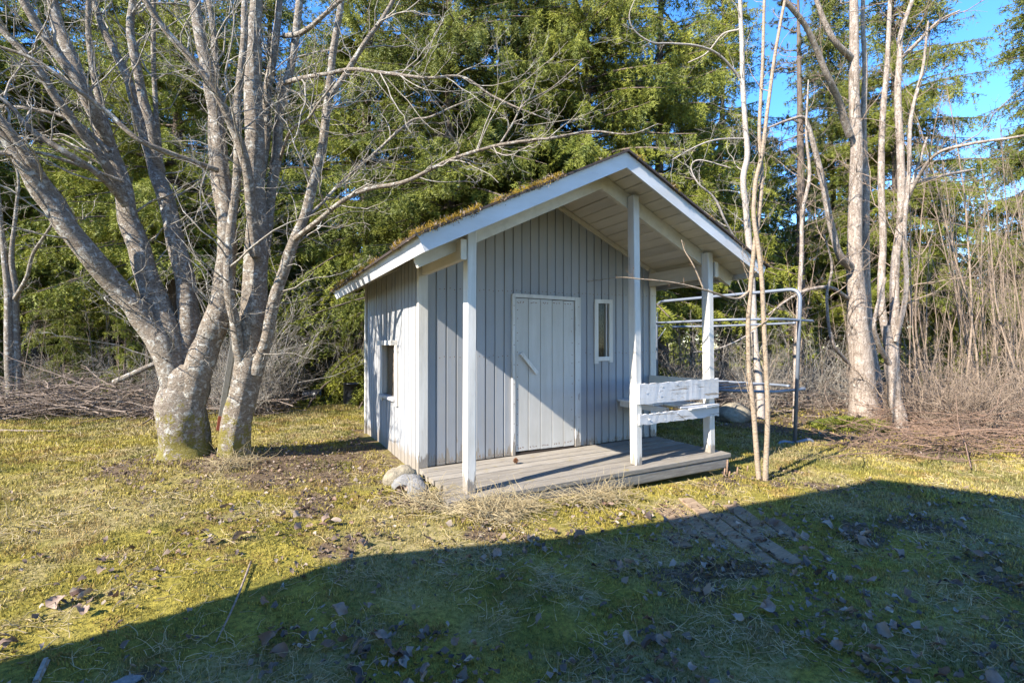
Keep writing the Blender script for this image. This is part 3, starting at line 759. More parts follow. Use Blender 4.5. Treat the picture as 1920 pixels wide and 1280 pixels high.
T1, T2 = 5.33, 5.45
alder = empty('alder_tree', at(345, 858, T1)); 
tag(alder, 'old grey alder with three thick limbs forking from a mossy trunk', 'tree')
def world_child(o): return o
def alder_parts(root, limbs, seed):
    i_tree = 1 if seed == 100 else 2
    lines = []
    for i, (nm, rows) in enumerate(limbs):
        o, P, R = limb_mesh(nm, rows, M['alder'], None, slim=(.82 if i_tree == 1 else .90) if nm == 'trunk' else (.75 if nm == 'limb' else .74), seed=seed+i, k=22 if rows[0][2] > 60 else (12 if rows[0][2] > 30 else 8), knots=.16 if nm == 'trunk' else .12)
        o.parent = root; o.matrix_parent_inverse = root.matrix_world.inverted() if False else __import__('mathutils').Matrix.Translation(-Vector(root.location))
        if nm != 'trunk': lines.append((P, R))
    return lines
limbs1 = [
 ('trunk', [(342, 885, 116, T1), (344, 855, 104, T1), (341, 800, 97, T1), (342, 750, 97, T1), (346, 712, 86, T1), (347, 684, 36, T1)]),
 ('limb', [(337, 775, 44, T1), (328, 722, 58, T1-.02), (303, 645, 60, T1-.03), (268, 600, 55, T1-.08), (232, 555, 52, T1-.15), (190, 508, 50, T1-.25), (130, 430, 47, T1-.4), (85, 370, 42, T1-.5), (45, 305, 38, T1-.6), (0, 240, 34, T1-.7), (-80, 130, 28, T1-.8), (-160, -40, 20, T1-.9), (-200, -220, 9, T1-1)]),
 ('limb', [(341, 780, 44, T1+.03), (338, 715, 56, T1+.05), (324, 640, 56, T1+.06), (290, 560, 57, T1+.1), (262, 475, 50, T1+.1), (236, 385, 44, T1+.1), (215, 310, 40, T1+.1), (188, 235, 36, T1+.05), (160, 175, 32, T1), (132, 105, 29, T1), (108, 40, 26, T1), (90, -30, 23, T1), (60, -160, 15, T1), (40, -300, 6, T1)]),
 ('limb', [(352, 700, 58, T1+.12), (354, 620, 50, T1+.15), (352, 560, 46, T1+.2), (332, 460, 40, T1+.3), (314, 380, 37, T1+.35), (294, 320, 34, T1+.4), (272, 255, 25, T1+.4), (254, 195, 22, T1+.4), (236, 140, 20, T1+.4), (208, 85, 18, T1+.4), (188, 40, 15, T1+.4), (165, -40, 13, T1+.4), (140, -180, 6, T1+.4)]),
 ('limb', [(352, 800, 50, T1-.02), (364, 725, 64, T1-.03), (383, 658, 62, T1), (405, 600, 56, T1+.05), (420, 525, 48, T1+.1), (427, 455, 44, T1+.12), (422, 380, 38, T1+.15), (414, 300, 34, T1+.15), (405, 230, 31, T1+.15), (394, 160, 28, T1+.15), (380, 95, 26, T1+.15), (368, 30, 24, T1+.15), (355, -60, 20, T1+.15), (340, -220, 9, T1+.15)]),
 ('branch', [(140, 440, 30, T1-.38), (112, 385, 30, T1-.42), (72, 325, 27, T1-.55), (30, 262, 22, T1-.7), (-20, 200, 18, T1-.8), (-90, 110, 10, T1-.9)]),
 ('branch', [(232, 372, 28, T1+.08), (200, 312, 24, T1-.1), (150, 245, 21, T1-.3), (104, 180, 20, T1-.45), (58, 112, 18, T1-.6), (0, 52, 16, T1-.7), (-60, -30, 9, T1-.8)]),
 ('branch', [(205, 272, 28, T1+.05), (168, 190, 26, T1-.2), (128, 128, 25, T1-.3), (85, 70, 23, T1-.4), (42, 0, 20, T1-.5), (0, -90, 10, T1-.6)]),
 ('branch', [(296, 322, 27, T1+.4), (285, 250, 24, T1+.3), (266, 175, 22, T1+.25), (251, 100, 20, T1+.2), (245, 45, 18, T1+.2), (250, -10, 16, T1+.2), (255, -120, 6, T1+.2)]),
 ('branch', [(300, 330, 15, T1+.4), (296, 255, 13, T1+.5), (292, 200, 11, T1+.5), (288, 120, 11, T1+.5), (288, 40, 10, T1+.5), (290, -40, 8, T1+.5)]),
 ('branch', [(240, 390, 22, T1+.1), (222, 310, 18, T1+.25), (205, 250, 17, T1+.3), (180, 160, 16, T1+.3), (165, 60, 13, T1+.3), (168, -20, 11, T1+.3)]),
 ('branch', [(424, 440, 22, T1+.1), (402, 330, 18, T1+.3), (398, 230, 17, T1+.4), (404, 130, 15, T1+.4), (398, 40, 13, T1+.4), (385, -30, 10, T1+.4)]),
 ('branch', [(410, 320, 14, T1), (330, 292, 14, T1-.3), (260, 262, 13, T1-.5), (200, 210, 12, T1-.6), (120, 150, 11, T1-.8), (60, 110, 9, T1-.9), (-10, 85, 7, T1-1)]),
 ('branch', [(205, 285, 12, T1-.1), (140, 228, 10, T1-.2), (60, 205, 9, T1-.3), (0, 200, 7, T1-.3)]),
 ('branch', [(236, 385, 18, T1), (190, 330, 17, T1-.3), (120, 285, 16, T1-.5), (60, 245, 14, T1-.6), (15, 195, 12, T1-.7), (-40, 160, 8, T1-.8)]),
 ('branch', [(230, 340, 8, T1-.2), (120, 300, 9, T1-.5), (60, 285, 8, T1-.6), (-20, 287, 7, T1-.7)]),
]
lines1 = alder_parts(alder, limbs1, 100)
alder2 = empty('alder_tree', at(440, 846, T2))
tag(alder2, 'slimmer grey alder leaning right beside the forked mossy alder', 'tree')
limbs2 = [
 ('trunk', [(441, 868, 78, T2), (442, 845, 62, T2), (446, 790, 56, T2), (458, 730, 54, T2), (469, 680, 54, T2), (476, 620, 52, T2), (480, 540, 46, T2), (482, 450, 42, T2), (481, 360, 39, T2), (478, 250, 36, T2), (475, 150, 33, T2), (478, 70, 27, T2), (481, 0, 23, T2), (484, -120, 15, T2), (480, -280, 6, T2)]),
 ('limb', [(466, 745, 24, T2-.02), (456, 690, 27, T2-.06), (443, 622, 24, T2-.16), (431, 560, 22, T2-.25), (428, 500, 21, T2-.3), (431, 440, 20, T2-.3), (440, 370, 19, T2-.3), (446, 290, 18, T2-.3), (445, 200, 17, T2-.3), (455, 100, 16, T2-.3), (460, 0, 14, T2-.3), (462, -120, 7, T2-.3)]),
 ('limb', [(478, 700, 34, T2-.05), (500, 640, 28, T2-.1), (511, 580, 28, T2-.12), (530, 510, 27, T2-.15), (551, 450, 26, T2-.2), (574, 395, 24, T2-.2), (590, 335, 23, T2-.25), (605, 270, 22, T2-.25), (613, 205, 20, T2-.25), (619, 140, 18, T2-.25), (630, 65, 16, T2-.25), (640, 0, 15, T2-.25), (655, -120, 7, T2-.25)]),
 ('limb', [(486, 560, 30, T2+.1), (496, 460, 26, T2+.12), (506, 380, 24, T2+.15), (519, 285, 23, T2+.2), (525, 210, 21, T2+.2), (545, 130, 19, T2+.2), (556, 60, 17, T2+.2), (563, 0, 16, T2+.2), (575, -120, 8, T2+.2)]),
 ('limb', [(478, 480, 26, T2-.15), (466, 350, 24, T2-.3), (452, 280, 23, T2-.4), (428, 220, 21, T2-.5), (400, 165, 19, T2-.6), (358, 110, 17, T2-.7), (315, 62, 15, T2-.8), (278, 10, 13, T2-.9), (240, -60, 8, T2-1)]),
 ('limb', [(484, 360, 24, T2+.1), (497, 260, 22, T2+.2), (500, 180, 20, T2+.2), (512, 110, 18, T2+.2), (520, 40, 16, T2+.2), (530, -60, 10, T2+.2)]),
 ('branch', [(612, 190, 17, T2-.25), (640, 150, 14, T2-.3), (664, 112, 13, T2-.35), (690, 72, 12, T2-.4), (718, 35, 11, T2-.4), (742, -10, 10, T2-.4), (770, -80, 5, T2-.4)]),
 ('branch', [(521, 160, 12, T2+.1), (570, 146, 11, T2-.3), (612, 139, 10, T2-.6), (662, 130, 9, T2-.8), (720, 137, 8, T2-.9), (800, 146, 7, T2-1), (866, 144, 6, T2-1), (920, 178, 5, T2-1), (980, 206, 4, T2-1.1), (1030, 225, 2.5, T2-1.1)]),
 ('branch', [(548, 452, 14, T2-.2), (592, 418, 12, T2-.5), (640, 378, 11, T2-.7), (690, 355, 10.5, T2-.8), (760, 341, 10, T2-.9), (830, 306, 9, T2-1), (900, 281, 8, T2-1.1), (960, 268, 7.5, T2-1.2), (1040, 258, 6.5, T2-1.3), (1110, 246, 5, T2-1.3), (1180, 252, 3.5, T2-1.4), (1235, 232, 2, T2-1.4)]),
 ('branch', [(560, 420, 9, T2-.1), (600, 385, 8, T2+.2), (640, 342, 7.5, T2+.3), (700, 290, 7, T2+.4), (745, 248, 6.5, T2+.4), (775, 225, 6, T2+.5), (805, 220, 5.5, T2+.5), (850, 200, 4.5, T2+.5), (895, 182, 3, T2+.5)]),
 ('branch', [(534, 68, 12, T2+.2), (565, 62, 12, T2-.1), (600, 35, 11, T2-.3), (640, 0, 9, T2-.4), (690, -40, 5, T2-.5)]),
 ('branch', [(934, 276, 6, T2-1.1), (960, 235, 5, T2-1.1), (985, 192, 4, T2-1.1), (1035, 165, 3.5, T2-1.1), (1095, 110, 3, T2-1.1)]),
 ('branch', [(525, 300, 9, T2), (545, 245, 8, T2-.3), (575, 225, 7, T2-.5), (600, 190, 6, T2-.6), (630, 150, 4, T2-.7)]),
]
lines2 = alder_parts(alder2, limbs2, 200)
def with_parent(o, root):
    o.parent = root; o.matrix_parent_inverse = __import__('mathutils').Matrix.Translation(-Vector(root.location)); return o
rg = np.random.default_rng(21)
with_parent(crown(lines1, rg, 260, .4, 1.7, 1.0, M['alder_twig'], None, lev2=4, lev3=3, up=.03, bias=(.15, -.35, 0)), alder)
lines2c = [(P[:int(len(P)*.72)], R[:int(len(P)*.72)]) for P, R in lines2]
with_parent(crown(lines2c, rg, 240, .4, 1.5, 1.0, M['alder_twig'], None, lev2=4, lev3=3, up=.02, bias=(.10, -.28, 0)), alder2)

# pole leaning behind the alders
pa, pb = at(411, 806, 7.3), at(447, 585, 6.7)
pr = empty('leaning_pole', pa); tag(pr, 'grey wooden pole with a red painted foot leaning between the two alders', 'pole')
mid = pa+(pb-pa)*.13
mb = MB(); mb.bar(mid, pb, .075, .028, up=(0.2, 1, 0), ch=.004); with_parent(mb.build('shaft', M['post_grey'], None), pr)
mb = MB(); mb.bar(pa, mid, .077, .030, up=(0.2, 1, 0), ch=.004); with_parent(mb.build('painted_foot', M['redpaint'], None), pr)

# slim twin sapling before the porch corner
TS = 5.28
tw = empty('twin_sapling', at(1428, 897, TS)); tag(tw, 'slender pale twin-stemmed sapling standing right of the porch corner', 'sapling')
ls = []
for nm, rows in (('stem', [(1424, 905, 10.08, TS), (1419, 850, 9.52, TS), (1413, 770, 8.96, TS), (1405, 690, 8.4, TS), (1403, 610, 8.4, TS), (1407, 540, 8.4, TS), (1414, 470, 7.84, TS), (1421, 420, 7.84, TS), (1428, 330, 7.28, TS+.05), (1424, 250, 6.72, TS+.1), (1428, 160, 6.16, TS+.1), (1431, 80, 5.6, TS+.1), (1433, 0, 5.04, TS+.1), (1437, -120, 3.36, TS+.1), (1440, -260, 1.12, TS+.1)]),
                 ('stem', [(1434, 905, 10.64, TS-.02), (1438, 840, 9.52, TS-.03), (1440, 760, 8.96, TS-.05), (1434, 640, 8.96, TS-.05), (1429, 540, 8.4, TS-.05), (1423, 470, 8.4, TS-.05), (1413, 400, 7.84, TS-.03), (1418, 340, 7.84, TS), (1430, 280, 7.28, TS), (1440, 200, 6.72, TS), (1452, 110, 6.16, TS), (1464, 40, 5.6, TS), (1475, -20, 5.04, TS), (1490, -140, 2.8, TS), (1500, -260, 1.12, TS)])):
    o, P, R = limb_mesh(nm, rows, M['sapling'], None, seed=len(ls)+300, k=9, knots=.08); with_parent(o, tw); ls.append((P, R))
o, P, R = limb_mesh('branch', [(1405, 545, 6, TS), (1380, 560, 5, TS-.1), (1320, 543, 4.2, TS-.3), (1264, 530, 3.4, TS-.4), (1200, 523, 2.4, TS-.5), (1160, 520, 1.6, TS-.5), (1100, 528, 1, TS-.5)], M['sapling'], None, k=5, seed=330); with_parent(o, tw)
o2, P2_, R2_ = limb_mesh('branch', [(1318, 540, 3.4, TS-.3), (1306, 510, 3, TS-.3), (1295, 488, 2.6, TS-.3), (1284, 470, 2, TS-.3), (1278, 450, 1.4, TS-.3)], M['sapling'], None, k=5, seed=331); with_parent(o2, tw)
with_parent(crown(ls, np.random.default_rng(31), 46, .25, .9, .8, M['sapling'], None, lev2=3, lev3=2, up=.1, rmin=.0016), tw)
with_parent(crown([(P, R), (P2_, R2_)], np.random.default_rng(32), 16, .05, .14, .6, M['redbrush'], None, name='buds', lev2=2, lev3=0, up=.1, rmin=.0018), tw)

# birch, willows on the right
def bare_tree(name, label, base, limbs, mat, twmat, seed, count, lr=(.4, 1.6), cat='tree', bias=None, up=.05, lev2=5, lev3=4, rmin=.003):
    root = empty(name, at(*base)); tag(root, label, cat); lines = []
    for i, (nm, rows) in enumerate(limbs):
        o, P, R = limb_mesh(nm, rows, mat, None, slim=.86, seed=seed+i, k=12 if rows[0][2] > 30 else 8); with_parent(o, root); lines.append((P, R))
    if count: with_parent(crown(lines, np.random.default_rng(seed), count, lr[0], lr[1], 1.0, twmat, None, lev2=lev2, lev3=lev3, up=up, bias=bias, rmin=rmin), root)
    return root
TB = 9.6
bare_tree('birch_tree', 'white-barked birch rising behind the grey steel climbing frame', (1428, 782, TB), [
 ('trunk', [(1428, 795, 17.76, TB), (1425, 740, 15.54, TB), (1417, 660, 14.06, TB), (1412, 560, 13.32, TB), (1404, 450, 13.32, TB), (1397, 380, 12.58, TB), (1393, 335, 12.58, TB), (1401, 290, 11.84, TB), (1397, 230, 11.1, TB), (1392, 160, 10.36, TB), (1391, 80, 9.62, TB), (1388, 0, 8.88, TB), (1386, -120, 6.66, TB), (1384, -260, 2.96, TB)]),
 ('branch', [(1402, 500, 6.66, TB), (1385, 460, 5.18, TB-.2), (1360, 415, 4.81, TB-.4), (1340, 372, 4.44, TB-.5), (1310, 345, 3.7, TB-.6), (1296, 315, 2.96, TB-.6), (1312, 300, 2.59, TB-.7), (1370, 315, 1.85, TB-.8)]),
 ('branch', [(1386, 145, 5.92, TB), (1350, 105, 5.18, TB-.2), (1310, 87, 4.81, TB-.4), (1255, 82, 4.07, TB-.6), (1222, 80, 3.7, TB-.8), (1190, 58, 2.96, TB-.9), (1180, 30, 2.59, TB-1), (1190, 0, 1.85, TB-1.1)]),
 ('branch', [(1394, 260, 4.44, TB), (1345, 262, 3.7, TB-.2), (1305, 275, 2.96, TB-.3), (1260, 300, 2.22, TB-.5)]),
 ('branch', [(1388, 55, 4.44, TB), (1355, 65, 3.7, TB+.2), (1325, 100, 2.96, TB+.3), (1290, 118, 2.22, TB+.4)]),
 ('branch', [(1414, 620, 3.7, TB), (1380, 640, 2.96, TB-.4), (1340, 655, 2.52, TB-.6), (1300, 660, 1.78, TB-.8)]),
 ], M['birch'], M['alder_twig'], 400, 70, (.4, 1.5), bias=(-.25, 0, .0))
TW = 9.75
bare_tree('willow_tree', 'stout flaky-barked willow with a broad foot right of the climbing frame', (1622, 778, TW), [
 ('trunk', [(1624, 792, 74, TW), (1622, 765, 58, TW), (1618, 700, 51, TW), (1612, 620, 42, TW), (1606, 540, 35, TW), (1603, 450, 29, TW), (1604, 360, 26, TW), (1606, 270, 24, TW), (1603, 190, 21, TW), (1602, 100, 19, TW), (1600, 0, 16, TW), (1598, -120, 11, TW), (1596, -260, 5, TW)]),
 ('limb', [(1648, 790, 34, TW+.25), (1636, 720, 30, TW+.25), (1624, 600, 24, TW+.25), (1621, 470, 19, TW+.25), (1622, 360, 17, TW+.25), (1618, 240, 13, TW+.25), (1622, 140, 10, TW+.25), (1618, 30, 8, TW+.25), (1622, -80, 6, TW+.25)]),
 ('limb', [(1592, 255, 16, TW-.1), (1575, 195, 14, TW-.4), (1552, 145, 13, TW-.7), (1530, 90, 12, TW-.9), (1508, 45, 11, TW-1.1), (1470, 0, 10, TW-1.3), (1420, -60, 5, TW-1.5)]),
 ('limb', [(1598, 505, 18, TW), (1575, 478, 15, TW-.3), (1560, 430, 14, TW-.4), (1548, 370, 13, TW-.5), (1535, 310, 12, TW-.6), (1522, 260, 10, TW-.7), (1508, 222, 8, TW-.8), (1480, 225, 6, TW-.9), (1440, 240, 4, TW-1)]),
 ('limb', [(1598, 110, 14, TW), (1570, 85, 12, TW-.2), (1550, 50, 11, TW-.3), (1530, 0, 9, TW-.4), (1515, -60, 5, TW-.5)]),
 ('branch', [(1590, 560, 9, TW), (1560, 540, 8, TW-.3), (1520, 542, 7, TW-.5), (1480, 560, 5, TW-.6), (1440, 590, 3, TW-.8)]),
 ('branch', [(1590, 680, 8, TW), (1560, 640, 7, TW-.3), (1550, 560, 6, TW-.4), (1560, 500, 5, TW-.5), (1545, 440, 3, TW-.6)]),
 ], M['willow'], M['thicket'], 430, 85, (.4, 1.7), up=.06)
TV = 8.2
bare_tree('willow_tree', 'slimmer many-stemmed willow just right of the stout flaky willow', (1692, 818, TV), [
 ('trunk', [(1690, 830, 40, TV), (1688, 805, 30, TV), (1682, 760, 26, TV), (1674, 710, 24, TV), (1668, 660, 22, TV), (1662, 610, 16, TV)]),
 ('stem', [(1678, 730, 20, TV), (1676, 640, 19, TV), (1676, 560, 18, TV), (1680, 480, 17, TV), (1690, 400, 16, TV), (1688, 300, 15, TV), (1684, 200, 14, TV), (1686, 110, 12, TV), (1690, 60, 10, TV), (1710, 0, 7, TV), (1730, -60, 4, TV)]),
 ('stem', [(1668, 670, 16, TV+.1), (1652, 560, 15, TV+.1), (1656, 460, 14, TV+.2), (1652, 350, 13, TV+.2), (1654, 240, 12, TV+.2), (1662, 130, 10, TV+.2), (1668, 20, 8, TV+.2), (1670, -60, 4, TV+.2)]),
 ('stem', [(1680, 640, 11, TV-.1), (1700, 540, 10, TV-.2), (1696, 430, 9, TV-.3), (1704, 320, 8.5, TV-.3), (1708, 220, 8, TV-.3), (1730, 130, 6, TV-.3), (1740, 40, 4, TV-.4)]),
 ('branch', [(1672, 690, 12, TV), (1645, 640, 10, TV-.2), (1640, 600, 8, TV-.3), (1660, 520, 6, TV-.3)]),
 ('branch', [(1684, 420, 9, TV), (1715, 345, 8, TV-.4), (1755, 290, 7, TV-.8), (1820, 270, 6, TV-1.2), (1900, 258, 5, TV-1.5), (1990, 240, 3, TV-1.8)]),
 ('branch', [(1690, 350, 8, TV), (1745, 335, 7, TV+.4), (1790, 325, 6, TV+.6), (1826, 318, 5, TV+.8)]),
 ('branch', [(1700, 370, 6, TV), (1725, 300, 5, TV), (1738, 258, 4, TV)]),
 ('branch', [(1690, 110, 8, TV), (1720, 80, 7, TV-.2), (1760, 40, 5, TV-.4), (1800, 20, 3, TV-.5)]),
 ], M['willow'], M['thicket'], 460, 95, (.35, 1.5), up=.05)
bare_tree('rowan_tree', 'bare double-stemmed young tree in front of the spruces at far left', (30, 728, 9.5), [
 ('trunk', [(22, 745, 20, 9.5), (18, 660, 17, 9.5), (16, 560, 15, 9.5), (8, 480, 12, 9.5), (0, 400, 9, 9.5), (-10, 280, 5, 9.5)]),
 ('stem', [(36, 745, 16, 9.55), (30, 640, 14, 9.55), (28, 540, 12, 9.55), (22, 480, 10, 9.5), (30, 400, 7, 9.5), (34, 330, 5, 9.5), (15, 280, 3, 9.5)]),
 ('branch', [(28, 560, 8, 9.5), (50, 520, 7, 9.3), (62, 475, 6, 9.2), (85, 440, 5, 9.1), (110, 400, 3, 9.0)]),
 ], M['alder'], M['alder_twig'], 490, 34, (.3, 1.2))
bare_tree('young_birch', 'thin pinkish birch stem beside the right upright of the climbing frame', (1478, 800, 8.6), [
 ('trunk', [(1490, 805, 11, 8.6), (1492, 720, 11, 8.6), (1494, 640, 10, 8.6), (1499, 560, 9, 8.6), (1503, 480, 9, 8.6), (1505, 400, 8, 8.6), (1518, 330, 7, 8.6), (1512, 250, 5, 8.6), (1516, 150, 3, 8.6)]),
 ], M['willow'], M['thicket'], 520, 22, (.3, 1.0))

# ------------------------------------------------------------------ conifers
def spruce_meshes(seed, H=17.0, R=3.0, nb=190, zb=1.0, dens=1.0, fat=1.0):
    r = np.random.default_rng(seed)
    z = zb+(H*.985-zb)*np.sort(r.random(nb))**1.12; ws = .42; z = np.round(z/ws)*ws+r.normal(0, .07, nb); az = r.random(nb)*2*np.pi
    Lb = (R*np.clip(1-z/H, 0, 1)**.72*r.uniform(.7, 1.15, nb)+.12)
    dro = r.uniform(.55, 1.15, nb)*np.clip(1.25-z/H, .3, 1.1)
    def spine(b, s):
        rad = Lb[b]*s*(1-.08*s); h = z[b]+Lb[b]*(.10*s-.62*dro[b]*s**2+.24*dro[b]*s**3)
        a = az[b]+.12*np.sin(3*s+b)
        return np.stack([rad*np.cos(a), rad*np.sin(a), h], -1)
    s = np.linspace(0, 1, 7)
    P = np.stack([spine(np.arange(nb), np.full(nb, q)) for q in s], 1)
    Rw = (.006+.011*Lb)[:, None]*np.linspace(1, .2, 7)[None]
    wood = [batch_tubes(P, Rw, 4)]
    tz = np.linspace(-.3, H, 14); tr = np.maximum(.0105*H*(1-tz/H)**.9, .008); tr[0] *= 1.35
    wood.append(tube_verts(np.stack([.05*np.sin(tz*.7), .05*np.cos(tz*.5), tz], 1), tr, 10))
    # dead bare snags low on the trunk
    nd_ = 46; zs = r.uniform(.4, 5.5, nd_); a = r.random(nd_)*2*np.pi
    st = np.stack([.1*np.cos(a), .1*np.sin(a), zs], 1); d = np.stack([np.cos(a), np.sin(a), r.uniform(-.3, .1, nd_)], 1)
    Pd, Rd = twigs(r, st, d, r.uniform(.7, 2.2, nd_), np.full(nd_, .011), 7, .12, -.03)
    wood.append(batch_tubes(Pd, Rd, 3)); c = children(r, Pd, Rd, 5, .9, .2, .5, .6); Pc, Rc = twigs(r, c[0], c[1], c[2], np.maximum(c[3], .003), 5, .2, -.05); wood.append(batch_tubes(Pc, Rc, 3))
    # needled sprays: side twigs along every branch plus hanging tassels
    ntw = np.maximum((Lb/.085*2*dens).astype(int), 5); b = np.repeat(np.arange(nb), ntw)
    sv = r.uniform(.10, 1.0, len(b)); base = spine(b, sv); e = .02
    tan = unit(spine(b, np.minimum(sv+e, 1.0))-spine(b, sv-e))
    side = np.where(r.random(len(b)) < .5, -1, 1)[:, None]
    lat = np.cross(tan, np.array([0, 0, 1.0])); lat = unit(lat)*side
    hang = r.random(len(b)) < .52
    dirn = unit(tan*.75+lat*r.uniform(.5, 1.1, len(b))[:, None])
    dirn[hang] = unit(r.normal(0, .22, (hang.sum(), 3))+np.array([0, 0, -1.0]))
    lt = np.where(hang, r.uniform(.12, .50, len(b)), np.clip((.12+.30*Lb[b]*(1-sv))*r.uniform(.6, 1.2, len(b)), .10, .75))
    dr = np.where(hang, .0, .55)
    ncl = np.maximum((lt/(.0135+.05*sst(9.5, 11.5, base[:, 2]))).astype(int), 5); t = np.repeat(np.arange(len(b)), ncl)
    u = r.random(len(t))
    pos = base[t]+dirn[t]*(lt[t]*u)[:, None]; pos[:, 2] -= dr[t]*lt[t]*u*u
    tg = dirn[t].copy(); tg[:, 2] -= 2*dr[t]*u; tg = unit(tg)
    ax = unit(tg*.8+.8*unit(r.normal(0, 1, tg.shape))); ln_ = r.uniform(.050, .100, len(t))*(1+.6*sst(9.5, 11.5, pos[:, 2])); w = fat*r.uniform(.0095, .015, len(t))*(1+.6*sst(9.5, 11.5, pos[:, 2]))
    sd = tg*w[:, None]; pos = pos+r.normal(0, .006, pos.shape)
    V = np.stack([pos-sd, pos+sd, pos+ax*ln_[:, None]], 1).reshape(-1, 3)
    F = np.arange(len(V)).reshape(-1, 3)
    Vw, Fw = merge(wood)
    return np_mesh('trunk', Vw, [Fw], M['spruce_bark'], smooth=True), np_mesh('crown', V, [F], M['needle'])

SPR = [spruce_meshes(11, 17.5, 4.0, 370, .7, 1.2), spruce_meshes(12, 16, 3.7, 350, 2.7, 1.15), spruce_meshes(14, 8, 2.1, 120, .25)]
# cones are too small to tell apart; the crown carries them as needles only
def spruce(px, t, kind, sc, rot, label, group='spruces at the forest edge', py=None, name='spruce_tree'):
    p = at(px, 640, t); z = float(ground_z(p[0], p[1]))
    root = empty(name, (p[0], p[1], z-.05)); root.scale = (sc, sc, sc); root.rotation_euler = (0, 0, rot)
    tag(root, label, 'tree', group)
    link('trunk', SPR[kind][0], root); link('crown', SPR[kind][1], root)
    return root
front_row = [
 (-150, 12.0, 0, 1.0, .3, 'dense green spruce cut by the left edge of the photo'),
 (70, 13.2, 1, 1.05, 1.1, 'spruce behind the bare double-stemmed young tree at far left'),
 (215, 15.5, 0, .95, 2.6, 'spruce seen between the left limbs of the forked alder'),
 (330, 12.2, 1, 1.0, 4.0, 'tall spruce with a bare dark trunk right behind the forked alder'),
 (500, 16.5, 1, 1.1, 5.0, 'dark spruce behind the slimmer leaning alder'),
 (690, 13.2, 0, 1.0, 5.6, 'bright spruce above the low left eave of the playhouse'),
 (840, 11.6, 1, 1.0, .9, 'broad bright spruce behind the left roof slope'),
 (965, 12.6, 0, 1.05, 1.9, 'spruce whose trunk meets the middle of the left roof slope'),
 (1100, 11.8, 1, 1.0, 2.9, 'bright drooping spruce directly above the playhouse ridge'),
 (1240, 13.5, 1, 1.05, 3.7, 'spruce behind the right roof slope'),
 (1355, 18.0, 1, 1.05, 4.4, 'more distant spruce behind the white-barked birch'),
 (1680, 16.0, 1, 1.08, .2, 'spruce standing behind the two willows on the right'),
 (1560, 18.5, 1, 1.0, 1.4, 'shaded spruce left of the stout willow'),
 (1985, 15.5, 1, 1.0, 2.2, 'spruce whose branch tips reach in at the right edge'),
]
for (px, t, kd, sc, rot, lab) in front_row: spruce(px, t, kd, sc, rot, lab)
back = [(-60, 20), (120, 21), (300, 19), (420, 23), (580, 20), (740, 19), (900, 21), (1030, 18), (1170, 20), (1300, 24), (1440, 26), (1620, 25), (1760, 30), (1850, 34), (1930, 30), (2050, 26), (-220, 18)]
rr = np.random.default_rng(77)
for i, (px, t) in enumerate(back):
    spruce(px, t, 1 if 1150 < px < 1700 else int(rr.integers(0, 2)), float(rr.uniform(.76, .95)) if px < 1640 else float(rr.uniform(.45, .62)), float(rr.uniform(0, 6.3)), 'dark spruce deeper in the forest, half hidden by the spruces of the edge', 'spruces deeper in the forest')
small = [(120, 10.6, .42, 'small bushy spruce above the brush pile at left'), (235, 10.2, .33, 'smallest young spruce behind the left end of the brush pile'), (640, 12.6, .5, 'young spruce beside the rear left corner of the playhouse'),
         (1790, 15.0, .55, 'young spruce among the thicket of thin saplings'), (1880, 17.0, .7, 'young spruce at the right end of the sapling thicket')]
for (px, t, sc, lab) in small: spruce(px, t, 2, sc, px*.01, lab, 'young spruces', name='young_spruce')

# the far wood that closes the view between the trunks
def far_wood():
    r = np.random.default_rng(66); n = 150; px = r.uniform(-500, 2500, n); t = r.uniform(30, 48, n); base = np.array([at(a, 640, b) for a, b in zip(px, t)]); base[:, 2] = ground_z(base[:, 0], base[:, 1])
    H = np.where(px < 1350, r.uniform(9, 14, n), r.uniform(5, 8.5, n)); m = 520; idx = np.repeat(np.arange(n), m)
    f = r.random(n*m)**1.4; a = r.random(n*m)*6.283; rad = (.16*H[idx]+.5)*(1-f)**.8*np.sqrt(r.random(n*m))
    c = base[idx]+np.stack([rad*np.cos(a), rad*np.sin(a), f*H[idx]-.25*rad], 1)
    d = unit(np.stack([np.cos(a), np.sin(a), -.5+0*a], 1)+r.normal(0, .4, (n*m, 3))); l = r.uniform(.35, .7, n*m); sd = unit(np.cross(d, r.normal(0, 1, d.shape)))*(l*.22)[:, None]; p1 = c+d*(l*.5)[:, None]
    V = np.stack([c, p1+sd, c+d*l[:, None], p1-sd], 1).reshape(-1, 3)
    tag(link('far_wood', np_mesh('far_wood', V, [np.arange(len(V)).reshape(-1, 4)], M['needle'])), 'dense dark spruce wood closing the view far behind', 'wood', kind='stuff')
far_wood()

